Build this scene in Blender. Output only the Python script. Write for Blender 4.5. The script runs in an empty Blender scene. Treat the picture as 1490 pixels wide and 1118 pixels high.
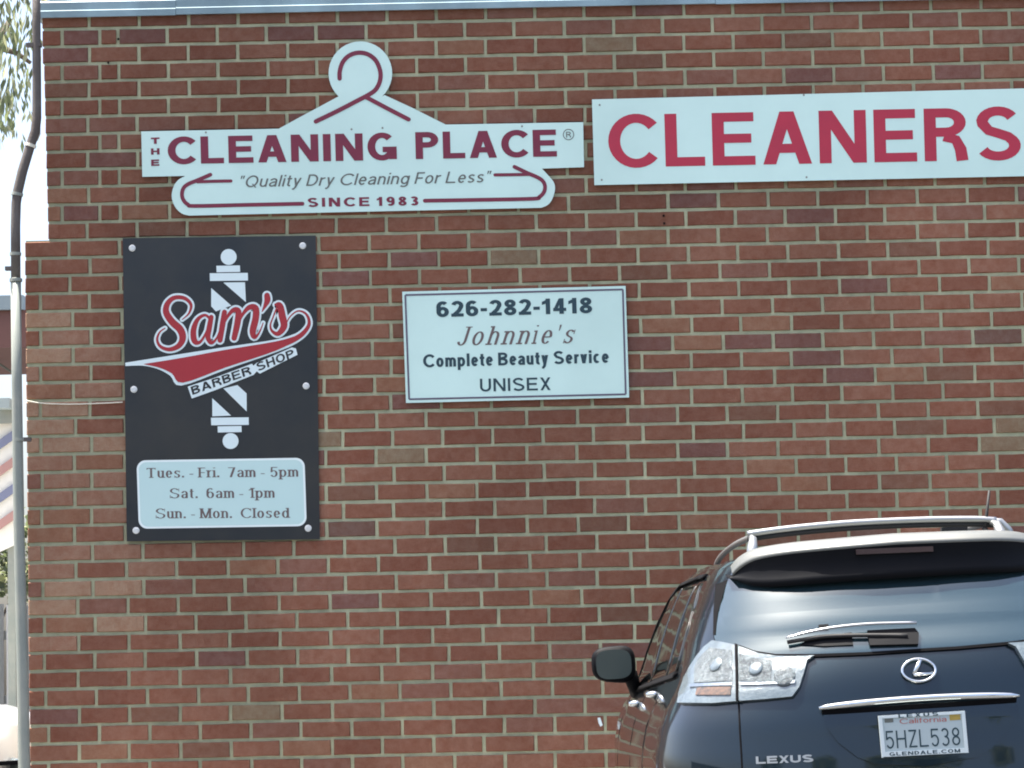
import bpy, bmesh, math, random
from math import sin, cos, tan, pi, radians, atan2, sqrt, hypot
from mathutils import Vector, Matrix
from mathutils.geometry import tessellate_polygon
random.seed(7)
scene = bpy.context.scene
COL = scene.collection

# ------------------------------------------------------------------ camera
FPX = 4400.0                      # focal length in photograph pixels (1490 wide)
EYE = 1.16                        # eye height: seen from a car seat
TILT, ROLL, YAW = 0.0979662, 0.0205890, 0.000474
WALL_Y = 15.75                    # distance of the brick face

def ray(px, py):
    x, y = px - 745.0, py - 559.0
    c, s = cos(ROLL), sin(ROLL)
    x, y = c*x - s*y, s*x + c*y
    v = Vector((x/FPX, 1.0, -y/FPX))
    c, s = cos(TILT), sin(TILT)
    v = Vector((v.x, c*v.y - s*v.z, s*v.y + c*v.z))
    c, s = cos(YAW), sin(YAW)
    return Vector((c*v.x + s*v.y, -s*v.x + c*v.y, v.z))

def at(px, py, Y):
    """survey point: direction measured on the photograph, at a known distance Y"""
    v = ray(px, py)
    return Vector((0, 0, EYE)) + v*(Y/v.y)

cam_d = bpy.data.cameras.new('camera')
cam = bpy.data.objects.new('camera', cam_d); COL.objects.link(cam)
fw = ray(745, 559).normalized()
rt = (ray(746, 559) - ray(745, 559)).normalized()
up = rt.cross(fw).normalized()
M = Matrix((rt, up, -fw)).transposed().to_4x4()
M.translation = Vector((0, 0, EYE))
cam.matrix_world = M
cam_d.sensor_width = 36.0
cam_d.lens = FPX/1490.0*36.0
cam_d.clip_start = 0.1; cam_d.clip_end = 3000
scene.camera = cam

# ------------------------------------------------------------------ light
SUN_DIR = Vector((-0.26, 0.035, 0.95)).normalized()      # towards the sun: high, just behind the wall
world = bpy.data.worlds.new("World"); scene.world = world
world.use_nodes = True
nt = world.node_tree
bg = nt.nodes['Background']
sky = nt.nodes.new('ShaderNodeTexSky')
sky.sky_type = 'NISHITA'; sky.sun_disc = False
sky.sun_elevation = math.asin(SUN_DIR.z)
sky.sun_rotation = atan2(SUN_DIR.x, SUN_DIR.y)
sky.air_density = 0.8; sky.dust_density = 4.5; sky.ozone_density = 0.3
nt.links.new(sky.outputs[0], bg.inputs[0])
bg.inputs[1].default_value = 0.12
sd = bpy.data.lights.new('sun', 'SUN'); sd.energy = 4.8; sd.angle = radians(0.5); sd.color = (1.0, 0.95, 0.87)
sun = bpy.data.objects.new('sun', sd); COL.objects.link(sun)
sun.rotation_euler = SUN_DIR.to_track_quat('Z', 'Y').to_euler()
sun.location = (0, 0, 30)
vs = scene.view_settings
vs.view_transform = 'Standard'; vs.look = 'None'; vs.gamma = 1.0; vs.use_curve_mapping = False
vs.exposure = 1.85
scene.cycles.filter_width = 1.9

# ------------------------------------------------------------------ helpers
def tag(o, label=None, cat=None, group=None, kind=None):
    if label: o['label'] = label
    if cat: o['category'] = cat
    if group: o['group'] = group
    if kind: o['kind'] = kind
    return o

def empty(name, loc, label=None, cat=None, group=None, rot=(0, 0, 0)):
    o = bpy.data.objects.new(name, None); COL.objects.link(o)
    o.location = loc; o.rotation_euler = rot; o.empty_display_size = 0.2
    return tag(o, label, cat, group)

def link(name, me, parent=None, mat=None):
    o = bpy.data.objects.new(name, me); COL.objects.link(o)
    if mat is not None and not me.materials: me.materials.append(mat)
    if parent is not None: o.parent = parent
    return o

def wparts(name, verts, faces, mat, parent=None, origin=None, smooth=False):
    """mesh from WORLD coordinates, under a parent that has a plain translation"""
    off = Vector((0, 0, 0))
    if parent is not None: off = Vector(parent.location)
    p = parent
    while p is not None and p.parent is not None:
        p = p.parent; off = off + Vector(p.location)
    o0 = origin if origin is not None else (sum((Vector(v) for v in verts), Vector()) / max(1, len(verts)))
    me = bpy.data.meshes.new(name)
    me.from_pydata([Vector(v) - o0 for v in verts], [], faces)
    me.update()
    if smooth:
        for f in me.polygons: f.use_smooth = True
    o = link(name, me, parent, mat)
    o.location = o0 - off
    return o

class MB:
    """collects faces"""
    def __init__(s): s.v = []; s.f = []
    def add(s, vs, fs):
        b = len(s.v); s.v += [Vector(v) for v in vs]; s.f += [tuple(i + b for i in f) for f in fs]
    def box(s, x0, x1, y0, y1, z0, z1):
        vs = [(x, y, z) for x in (x0, x1) for y in (y0, y1) for z in (z0, z1)]
        s.add(vs, [(0, 1, 3, 2), (4, 6, 7, 5), (0, 4, 5, 1), (2, 3, 7, 6), (0, 2, 6, 4), (1, 5, 7, 3)])
    def tube(s, pts, r, n=10, caps=True):
        pts = [Vector(p) for p in pts]; rings = []
        rr = r if isinstance(r, (list, tuple)) else [r]*len(pts)
        prev = None
        for i, p in enumerate(pts):
            a = pts[max(0, i-1)]; b = pts[min(len(pts)-1, i+1)]
            d = (b - a).normalized()
            if prev is None:
                x = d.cross(Vector((0, 0, 1)))
                if x.length < .1: x = d.cross(Vector((1, 0, 0)))
            else: x = prev - d*prev.dot(d)
            x.normalize(); prev = x; y = d.cross(x)
            rings.append([p + (x*cos(2*pi*k/n) + y*sin(2*pi*k/n))*rr[i] for k in range(n)])
        vs = [v for g in rings for v in g]; fs = []
        for i in range(len(pts)-1):
            for k in range(n):
                fs.append((i*n+k, i*n+(k+1) % n, (i+1)*n+(k+1) % n, (i+1)*n+k))
        if caps:
            fs.append(tuple(range(n))[::-1]); fs.append(tuple((len(pts)-1)*n+k for k in range(n)))
        s.add(vs, fs)
    def lathe(s, c, ax, prof, n=24):
        """prof list of (distance along ax, radius)"""
        ax = Vector(ax).normalized(); x = ax.cross(Vector((0, 0, 1)))
        if x.length < .1: x = ax.cross(Vector((1, 0, 0)))
        x.normalize(); y = ax.cross(x); c = Vector(c)
        vs = [c + ax*d + (x*cos(2*pi*k/n) + y*sin(2*pi*k/n))*r for d, r in prof for k in range(n)]
        fs = []
        for i in range(len(prof)-1):
            for k in range(n): fs.append((i*n+k, i*n+(k+1) % n, (i+1)*n+(k+1) % n, (i+1)*n+k))
        fs.append(tuple(range(n))[::-1]); fs.append(tuple((len(prof)-1)*n+k for k in range(n)))
        s.add(vs, fs)
    def build(s, name, mat, parent=None, smooth=False, origin=None, local=False):
        if local:
            me = bpy.data.meshes.new(name); me.from_pydata(s.v, [], s.f); me.update()
            if smooth:
                for f in me.polygons: f.use_smooth = True
            o = link(name, me, parent, mat)
        else:
            o = wparts(name, s.v, s.f, mat, parent, origin, smooth)
        bm = bmesh.new(); bm.from_mesh(o.data)
        bmesh.ops.recalc_face_normals(bm, faces=bm.faces)
        bm.to_mesh(o.data); bm.free()
        return o

# ------------------------------------------------------------------ materials
def mat(name, col, rough=0.6, metal=0.0, spec=0.5, coat=0.0, noise=None, bump=None, coatr=0.04, trans=0.0, stain=None):
    """noise = (scale, amount, second colour); bump = (scale, strength, distance)"""
    m = bpy.data.materials.new(name); m.use_nodes = True
    n = m.node_tree; b = n.nodes['Principled BSDF']
    b.inputs['Base Color'].default_value = (*col, 1)
    b.inputs['Roughness'].default_value = rough
    b.inputs['Metallic'].default_value = metal
    b.inputs['Specular IOR Level'].default_value = spec
    b.inputs['Coat Weight'].default_value = coat
    b.inputs['Coat Roughness'].default_value = coatr
    g = n.nodes.new('ShaderNodeNewGeometry')
    if noise:
        t = n.nodes.new('ShaderNodeTexNoise'); t.inputs['Scale'].default_value = noise[0]
        t.inputs['Detail'].default_value = 6; t.inputs['Roughness'].default_value = .65
        n.links.new(g.outputs['Position'], t.inputs['Vector'])
        r = n.nodes.new('ShaderNodeMapRange'); r.inputs[1].default_value = .35; r.inputs[2].default_value = .7
        r.inputs[4].default_value = noise[1]
        n.links.new(t.outputs[0], r.inputs[0])
        mx = n.nodes.new('ShaderNodeMix'); mx.data_type = 'RGBA'
        mx.inputs[6].default_value = (*col, 1); mx.inputs[7].default_value = (*noise[2], 1)
        n.links.new(r.outputs[0], mx.inputs[0]); n.links.new(mx.outputs[2], b.inputs['Base Color'])
    if stain:
        # weathering in broad, slightly vertical patches: a property of the surface
        mp = n.nodes.new('ShaderNodeMapping'); mp.inputs['Scale'].default_value = (1.0, 1.0, .55)
        n.links.new(g.outputs['Position'], mp.inputs[0])
        t = n.nodes.new('ShaderNodeTexNoise'); t.inputs['Scale'].default_value = stain[0]; t.inputs['Detail'].default_value = 7
        n.links.new(mp.outputs[0], t.inputs['Vector'])
        r = n.nodes.new('ShaderNodeMapRange'); r.inputs[1].default_value = .3; r.inputs[2].default_value = .7
        r.inputs[3].default_value = 1-stain[1]; r.inputs[4].default_value = 1+stain[1]*.6
        n.links.new(t.outputs[0], r.inputs[0])
        v = n.nodes.new('ShaderNodeVectorMath'); v.operation = 'SCALE'
        src = b.inputs['Base Color'].links[0].from_socket if b.inputs['Base Color'].links else None
        if src: n.links.new(src, v.inputs[0])
        else: v.inputs[0].default_value = col
        n.links.new(r.outputs[0], v.inputs['Scale']); n.links.new(v.outputs[0], b.inputs['Base Color'])
    if bump:
        t = n.nodes.new('ShaderNodeTexNoise'); t.inputs['Scale'].default_value = bump[0]
        t.inputs['Detail'].default_value = 8; t.inputs['Roughness'].default_value = .7
        n.links.new(g.outputs['Position'], t.inputs['Vector'])
        u = n.nodes.new('ShaderNodeBump'); u.inputs['Strength'].default_value = bump[1]; u.inputs['Distance'].default_value = bump[2]
        n.links.new(t.outputs[0], u.inputs['Height']); n.links.new(u.outputs[0], b.inputs['Normal'])
    return m

tones = [((.196, .076, .045), 'brick_red'), ((.175, .064, .038), 'brick_deep_red'), ((.216, .089, .054), 'brick_light_red'),
         ((.160, .068, .051), 'brick_purple'), ((.158, .070, .043), 'brick_brown'), ((.230, .104, .060), 'brick_orange'),
         ((.200, .128, .076), 'brick_tan'), ((.134, .068, .049), 'brick_dark'), ((.190, .080, .053), 'brick_pinkish'),
         ((.295, .165, .102), 'brick_glare_pale'), ((.256, .126, .079), 'brick_glare_warm')]  # the last two tones carry glare from the viewer's windscreen
BR = []
for c, nm in tones:
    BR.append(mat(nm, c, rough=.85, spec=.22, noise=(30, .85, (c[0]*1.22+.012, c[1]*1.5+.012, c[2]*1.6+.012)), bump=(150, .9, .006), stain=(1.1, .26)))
MORTAR = mat('mortar', (.48, .485, .315), .95, spec=.1, noise=(14, .9, (.33, .345, .23)), bump=(90, .9, .006), stain=(1.3, .25))
FLASH = mat('painted_flashing', (.27, .39, .43), .45, noise=(5, .8, (.20, .30, .34)), stain=(2.5, .3))
ROOF = mat('roof_gravel', (.4, .4, .38), .9, noise=(3, .6, (.3, .3, .3)))
SIGNW = mat('sign_white', (.585, .79, .725), .38, noise=(2.5, .6, (.52, .715, .655)), stain=(1.5, .06))
SIGNW2 = mat('sign_white_clean', (.74, .84, .82), .38)
BURG = mat('burgundy_vinyl', (.185, .014, .040), .4, noise=(12, .6, (.13, .014, .034)))
CRIM = mat('crimson_vinyl', (.43, .020, .050), .4, noise=(6, .6, (.34, .020, .048)))
NAVY = mat('dark_teal_vinyl', (.014, .045, .060), .4)
GREYV = mat('grey_vinyl', (.12, .13, .115), .5)
TAUPE = mat('taupe_vinyl', (.13, .095, .09), .5)
PURP = mat('grey_purple_vinyl', (.10, .085, .125), .5)
BLACKS = mat('charcoal_sign_face', (.006, .011, .017), .28, spec=.5, noise=(1.3, 1.0, (.030, .029, .026)))  # brownish noise colour imitates a reflection across the sign face
SIGNRED = mat('barber_red_vinyl', (.34, .018, .026), .4)
SIGNPALE = mat('barber_white_vinyl', (.66, .78, .78), .4)
HOURS = mat('hours_panel', (.49, .68, .66), .4)
CAPM = mat('screw_cap_plastic', (.60, .63, .62), .4)
EDGE = mat('sign_edge', (.35, .36, .36), .6)
PIPE_D = mat('weathered_brown_pipe', (.075, .060, .052), .7, noise=(6, .8, (.12, .11, .10)), bump=(30, .4, .006))
PIPE_G = mat('galvanised_pipe', (.20, .225, .20), .6, noise=(5, .8, (.27, .28, .24)))
PALE = mat('pale_pvc', (.62, .60, .50), .6)
PAINT = mat('dark_blue_grey_car_paint', (.003, .014, .023), .36, metal=.85, coat=1.0, coatr=.05, noise=(3, .5, (.006, .015, .020)))
PAINT_TOP = mat('roof_paint_sun_highlight', (.095, .100, .088), .5, metal=.1, coat=1.0, coatr=.45, noise=(5, .6, (.065, .072, .066)))  # pale base colour holds the sun highlight along the roof edge
CLAD = mat('dark_plastic_spoiler_shade', (.003, .0035, .005), .6, spec=.12)  # dark plastic; also puts shade into the spoiler's body-coloured rear face
GLASSD = mat('tinted_glass', (.030, .060, .074), .04, metal=.45, spec=.8, coat=1.0)
SIDEGL = mat('side_glass', (.012, .014, .013), .04, spec=.6)
CHROME = mat('chrome', (.66, .69, .69), .10, metal=1.0)
SILVER = mat('silver_rail', (.36, .37, .365), .34, metal=.8)
RUBBER = mat('black_rubber', (.012, .012, .012), .7)
SEAM = mat('panel_gap', (.004, .004, .005), .9, spec=.1)
LENS = mat('clear_lens', (.10, .13, .14), .14, spec=.8, metal=.25, coat=1.0, noise=(26, .8, (.16, .20, .22)), bump=(55, .35, .01))
LENS2 = mat('lamp_reflector', (.34, .39, .41), .12, metal=.9, coat=1.0, bump=(60, .4, .01))
LENSG = mat('smoky_reflector', (.030, .042, .048), .2, metal=.2, coat=.6, noise=(45, 1.0, (.12, .15, .16)), bump=(70, .6, .02))
AMBER = mat('amber_lens', (.045, .036, .028), .25, coat=.6, noise=(60, 1.0, (.14, .08, .05)))
REDL = mat('red_lens', (.045, .025, .025), .3, coat=.4)
PLATEW = mat('plate_white', (.40, .48, .49), .45)
PLATEF = mat('plate_frame_white', (.62, .70, .70), .35)
YELLOW = mat('yellow_sticker', (.38, .27, .05), .5)
BLUEV = mat('blue_sticker', (.10, .32, .50), .5)
REDV = mat('plate_red', (.40, .12, .10), .5)
ALLOY = mat('alloy', (.45, .46, .47), .3, metal=.9)
ASPH = mat('asphalt', (.055, .055, .056), .9, noise=(.6, .6, (.075, .073, .070)), bump=(60, .5, .01))
CONC = mat('concrete', (.36, .35, .33), .9, noise=(1.2, .5, (.30, .29, .27)), bump=(40, .4, .006))
LINEM = mat('road_paint', (.70, .70, .66), .8, noise=(8, .6, (.45, .45, .43)))
WHITEP = mat('white_car_paint', (.80, .82, .82), .35, coat=1.0)
BARK = mat('bark', (.13, .10, .075), .9, noise=(8, .7, (.08, .065, .05)), bump=(20, .8, .03))
LEAF = []
for nm_, c_ in (('leaf_mid', (.10, .12, .065)), ('leaf_pale', (.20, .21, .14)), ('leaf_dark', (.06, .075, .045))):
    m_ = mat(nm_, c_, .55); n_ = m_.node_tree
    tl_ = n_.nodes.new('ShaderNodeBsdfTranslucent'); tl_.inputs[0].default_value = (c_[0]*2.5, c_[1]*2.5, c_[2]*2.1, 1)
    mx_ = n_.nodes.new('ShaderNodeMixShader'); mx_.inputs[0].default_value = .5
    n_.links.new(n_.nodes['Principled BSDF'].outputs[0], mx_.inputs[1]); n_.links.new(tl_.outputs[0], mx_.inputs[2])
    n_.links.new(mx_.outputs[0], n_.nodes['Material Output'].inputs[0]); LEAF.append(m_)
FENCEM = mat('grey_fence_boards', (.26, .27, .26), .8, noise=(4, .6, (.18, .19, .18)))
POSTW = mat('pale_fence_post', (.60, .61, .58), .7)
CANOPYB = mat('canopy_red_brown', (.19, .085, .065), .7)
CANOPYG = mat('canopy_grey', (.30, .36, .36), .6)
STW = mat('awning_white', (.72, .72, .66), .8)
STB = mat('awning_blue', (.17, .19, .28), .8)
STR = mat('awning_red', (.38, .22, .20), .8)
STUCCO = mat('tan_stucco', (.46, .39, .30), .9, noise=(1, .5, (.40, .34, .27)), bump=(20, .4, .01))

# ------------------------------------------------------------------ ground
SLOPE = 0.042                     # the lot falls towards the left, the brick courses stay level
def gz(x): return SLOPE*(max(-20, min(20, x)) - 1.40)
def ground_strip(name, x0, x1, y0, y1, dz, m, thick=0.0):
    xs = [x0] + [x for x in (-20, 20) if x0 < x < x1] + [x1]
    mb = MB()
    for a, b in zip(xs, xs[1:]):
        top = [(a, y0, gz(a)+dz), (b, y0, gz(b)+dz), (b, y1, gz(b)+dz), (a, y1, gz(a)+dz)]
        if thick:
            mb.add(top + [(x, y, z-thick) for x, y, z in top], [(0, 1, 2, 3), (7, 6, 5, 4), (0, 4, 5, 1), (1, 5, 6, 2), (2, 6, 7, 3), (3, 7, 4, 0)])
        else: mb.add(top, [(0, 1, 2, 3)])
    o = wparts(name, mb.v, mb.f, m); return tag(o, kind='structure')
ground_strip('ground', -700, 700, -500, 1500, -0.008, ASPH)
ground_strip('parking_lot', -14, 16, -6, 15.05, 0.0, ASPH)
ground_strip('pavement', -14, 16, 15.05, WALL_Y+.05, .13, CONC, .2)
ground_strip('pavement', -40, 40, -9.5, -7.8, .12, CONC, .2)
for X in (-3.3, -.6, 2.95, 5.6, 8.3):
    ground_strip('parking_line', X-.05, X+.05, 10.0, 15.0, .005, LINEM)

# ------------------------------------------------------------------ brick building
PH, PV = 0.26241, 0.0939942
Z0 = 3.4856094 + EYE             # height of bed joint 0
JT = 0.0175                      # mortar joint
bld = empty('brick_building', (0, WALL_Y, 0), 'long red brick building wall with pale mortar carrying the four shop signs', 'building')
XL_LOW = [(352, at(36.5, 352, WALL_Y).x), (1118, at(44, 1118, WALL_Y).x)]
XL_UP = [(40, at(62, 60, WALL_Y).x), (352, at(70.5, 340, WALL_Y).x)]
XR = 10.2
DEPTH = 9.0
phase_px = {0: (244, 53), 1: (274.3, 78), 2: (245.3, 103), 3: (275, 129), 4: (245.6, 155), 5: (272.6, 181), 6: (245.4, 206), 7: (273, 232), 8: (246.4, 258),
            9: (273.4, 284), 10: (247.5, 313), 11: (490.4, 327), 12: (537, 350), 13: (493.7, 380), 14: (538.8, 405), 15: (494.5, 432), 16: (542.4, 457), 17: (496.6, 484),
            18: (543, 510), 19: (496.6, 534), 20: (545, 560), 21: (496.6, 585), 22: (548, 612), 23: (498.5, 640), 24: (548, 665), 25: (500, 690), 26: (548.6, 716),
            27: (500.3, 742), 28: (548.5, 769), 29: (502, 797), 30: (551.6, 822), 31: (503, 850), 32: (553.4, 875), 33: (505.8, 902), 34: (556, 929), 35: (506.5, 955),
            36: (556.7, 982), 37: (509.5, 1007), 38: (557.8, 1034), 39: (513, 1060), 40: (558, 1087)}
def row_phase(r):
    if r in phase_px: return at(*phase_px[r], WALL_Y).x
    if r < 0: return at(202.5, 30, WALL_Y).x
    return at(513.5 if r % 2 else 558.5, 1090, WALL_Y).x
def left_edge(r):
    if r < 12:
        return XL_UP[0][1] + (XL_UP[1][1]-XL_UP[0][1])*(0.15 + max(0, min(1, r/11))*.85) if r > 1 else XL_UP[0][1]
    t = (r-12)/29
    return XL_LOW[0][1] + (XL_LOW[1][1]-XL_LOW[0][1])*t
NROW = 56
# sign outlines on the wall (photograph survey points), used also to leave hidden bricks out of the named ones
SAM = [(179, 347), (460, 343), (466, 785), (185, 788)]
JOH = [(585.7, 424.7), (910.7, 416.2), (916, 578.6), (591.3, 586.6)]
CLE = [(861.8, 144.9), (1512, 128.2), (1515, 256), (865.3, 269.6)]
CAR_BOX = [(905, 800), (1490, 760), (1490, 1118), (905, 1118)]
def wp(p, off=0.0):
    return at(p[0], p[1], WALL_Y - off)
def in_quad(px, py, q, m=0):
    xs = [a for a, b in q]; ys = [b for a, b in q]
    return min(xs)-m < px < max(xs)+m and min(ys)-m < py < max(ys)+m

bricks = []        # (x0,x1,z0,z1, tone, zone)
rng = random.Random(21)
for r in range(-1, NROW-1):
    zt = Z0 - PV*r; zb = zt - PV
    if r == -1: zt = zb + .075
    ph = row_phase(r); xl = left_edge(r)
    joints = []
    k = math.floor((xl - ph)/PH)
    x = ph + k*PH
    while x < XR + PH:
        if x > xl + .045: joints.append(x + rng.uniform(-.003, .003))
        x += PH
    if 0 <= r <= 10 and r % 2 == 0:
        Y = 53 + r*25.8
        xa, xb, xc = at(90.5, Y, WALL_Y).x, at(145.5, Y, WALL_Y).x, at(172.5, Y, WALL_Y).x
        joints = [xa, xb] + [j for j in joints if j > xc-.04]
    joints = [xl] + joints
    for i in range(len(joints)-1):
        a = joints[i] + (JT/2 if i else 0); b = joints[i+1] - JT/2
        if a > XR: break
        jt = rng.uniform(-.0012, .0012)
        w = rng.random()
        tone = rng.choices(range(9), (40, 22, 20, 4, 4, 5, 1.5, .7, 8))[0]
        bricks.append([a, b, zb + JT/2 + jt, zt - JT/2 + jt + rng.uniform(-.001, .001), tone, r])

def brick_mesh(w, h, seed, m):
    """a brick 0.09 deep with worn, slightly uneven arrises; origin in its front face centre"""
    q = random.Random(seed)
    me = bpy.data.meshes.new('brick')
    c = .004
    j = lambda a: q.uniform(-a, a)
    vs = []
    xs = [-w/2, -w/6, w/6, w/2]
    # outline ring at the chamfer foot, front ring, back ring
    ringp = [(x, -h/2) for x in xs] + [(x, h/2) for x in reversed(xs)]
    foot = [(x + j(.0014), .006, z + j(.0016)) for x, z in ringp]
    front = [(x - c*(1 if x > w/3 else -1 if x < -w/3 else 0) + j(.001), j(.0012), z - c*(1 if z > 0 else -1) + j(.0012)) for x, z in ringp]
    back = [(x, .085, z) for x, z in ringp]
    n = 8
    vs = front + foot + back
    fs = []
    fs.append((0, 1, 6, 7)); fs.append((1, 2, 5, 6)); fs.append((2, 3, 4, 5))
    for a in (0, n):
        for i in range(n):
            fs.append((a+i, a+n+i, a+n+(i+1) % n, a+(i+1) % n))
    me.from_pydata(vs, [], fs); me.update()
    bm = bmesh.new(); bm.from_mesh(me); bmesh.ops.recalc_face_normals(bm, faces=bm.faces); 
    bm.to_mesh(me); bm.free()
    # front should face -y
    if me.polygons[0].normal.y > 0: me.flip_normals()
    me.materials.append(m)
    return me

def visible_score(b):
    cx, cz = (b[0]+b[1])/2, (b[2]+b[3])/2
    v = Vector((cx, WALL_Y, cz-EYE))
    # approximate photograph position
    d = v.normalized(); f = d.dot(fw)
    px = 745 + d.dot(rt)/f*FPX; py = 559 - d.dot(up)/f*FPX
    b.append(px); b.append(py)
    ins = 20 < px < 1480 and 12 < py < 1108
    hid = in_quad(px, py, SAM, 6) or in_quad(px, py, JOH, 6) or in_quad(px, py, CLE, 6) or (px > 1000 and py > 830) or (930 < px <= 1000 and py > 960) \
        or in_quad(px, py, [(205, 185), (850, 180), (850, 250), (205, 255)], 6) or in_quad(px, py, [(250, 185), (805, 310)], 4)
    full = (b[1]-b[0]) > .2
    return (ins and not hid, full)
cand = []
for b in bricks:
    s = visible_score(b)
    e_ = ((b[6]-110)/150)**2 + ((b[7]-690)/270)**2      # windscreen glare by the corner, painted in as paler bricks
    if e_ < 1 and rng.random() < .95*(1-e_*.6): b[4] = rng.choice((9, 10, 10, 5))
    b.append(s[0])
    if s[0] and s[1]: cand.append(b)
# the lower courses are nearer to the camera and show largest
cand.sort(key=lambda b: Vector(((b[0]+b[1])/2, WALL_Y, (b[2]+b[3])/2-EYE)).length)
named = set(id(b) for b in cand[:298])
W0, H0 = PH-JT, PV-JT
BM = {}
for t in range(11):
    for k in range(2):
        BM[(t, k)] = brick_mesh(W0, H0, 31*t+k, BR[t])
sm_v, sm_f, sm_m = [], [], []
FW = {}
for b in bricks:
    x0, x1, z0, z1, tone, r, px, py, vis = b
    proud = rng.uniform(-.0015, .0015)
    if id(b) in named:
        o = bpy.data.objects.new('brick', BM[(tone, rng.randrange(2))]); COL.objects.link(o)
        o.parent = bld
        o.location = ((x0+x1)/2, proud, (z0+z1)/2)
        o.scale = ((x1-x0)/W0, 1, (z1-z0)/H0)
        o.rotation_euler = (0, rng.uniform(-.004, .004), 0)
    else:
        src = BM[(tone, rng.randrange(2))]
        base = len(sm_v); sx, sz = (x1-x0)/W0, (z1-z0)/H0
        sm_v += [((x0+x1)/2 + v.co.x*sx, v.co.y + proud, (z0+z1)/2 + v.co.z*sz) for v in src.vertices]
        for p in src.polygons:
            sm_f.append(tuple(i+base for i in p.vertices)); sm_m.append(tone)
me = bpy.data.meshes.new('brick_courses'); me.from_pydata(sm_v, [], sm_f); me.update()
for m_ in BR: me.materials.append(m_)
me.polygons.foreach_set('material_index', sm_m)
tag(link('brick_courses', me, bld), kind='stuff')

# mortar bed: stepped outline wall core 6 mm behind the brick faces
mb = MB()
xu, xu2 = XL_UP[0][1], XL_UP[1][1]
xl1, xl2 = XL_LOW[0][1], XL_LOW[1][1]
zs = Z0 - PV*12
ztop = Z0 + .075
zb0 = -.62
def xlow(z):
    t = (zs - z)/(PV*29); return xl1 + (xl2-xl1)*t
prof = [(xu+.004, ztop), (xu2+.004, zs), (xl1+.004, zs), (xlow(zb0)+.004, zb0), (XR, zb0), (XR, ztop)]
fy, by = .0095, .20
n = len(prof)
vs_ = [(x, WALL_Y+fy, z) for x, z in prof] + [(x, WALL_Y+by, z) for x, z in prof]
mb.add(vs_, [(1, 0, 5), (1, 5, 4), (1, 4, 3, 2)] + [tuple(i+n for i in f) for f in [(1, 5, 0), (1, 4, 5), (1, 2, 3, 4)]] + [(i, i+n, (i+1) % n + n, (i+1) % n) for i in range(n)])
mb.build('mortar', MORTAR, bld)
# rest of the building volume behind the brick skin
mb = MB(); mb.box(xu+.06, XR-.001, WALL_Y+.21, WALL_Y+DEPTH, -.6, ztop-.01); mb.build('rear_wall', STUCCO, bld)
# coping: three lengths of painted flashing with a drip edge, plus a small block at the corner
def coping(pa, pb, lift=0.0):
    a = at(pa, 559, WALL_Y).x; b = at(pb, 559, WALL_Y).x
    zb = ztop - .012 + lift
    mb = MB()
    prof = [(-.028, zb-.006), (-.028, zb+.028), (-.020, zb+.034), (-.020, zb+.076), (-.012, zb+.084), (.34, zb+.095), (.34, zb-.002), (.0, zb-.002), (-.016, zb-.006)]
    k = len(prof)
    mb.add([(a, WALL_Y+y, z) for y, z in prof] + [(b, WALL_Y+y, z) for y, z in prof],
           [tuple(range(k)), tuple(range(k, 2*k))[::-1]] + [(i, (i+1) % k, (i+1) % k + k, i+k) for i in range(k)])
    mb.build('coping', FLASH, bld)
coping(58, 262); coping(262.6, 1056, .003); coping(1056.6, 1800); coping(1800.5, 3400)
mb = MB(); c = at(86, 24, WALL_Y)
mb.box(c.x-.05, c.x+.055, WALL_Y+.0, WALL_Y+.12, ztop+.075, ztop+.125); mb.build('flashing_block', FLASH, bld)
# nail holes left in the mortar, small fixing stain
for p in ((158, 91.5), (172.5, 57), (966, 314), (967, 325)):
    mb = MB(); c = wp(p, .003); mb.lathe(c, (0, 1, 0), [(0, .006), (.004, .006)], 8)
    mb.build('nail_hole', SEAM, bld)
mb = MB(); c = wp((873, 1051), .002)
mb.add([c+Vector((dx, 0, dz)) for dx, dz in ((-.010, .022), (.004, .024), (.010, .004), (.016, -.016), (.004, -.024), (-.006, -.004))], [(0, 1, 2, 3, 4, 5)])
mb.build('paint_spot', SIGNW2, bld)

# ------------------------------------------------------------------ lettering
def arc(cx, cz, rx, rz, a0, a1, n=14):
    return [(cx + rx*cos(radians(a0+(a1-a0)*i/n)), cz + rz*sin(radians(a0+(a1-a0)*i/n))) for i in range(n+1)]

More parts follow.
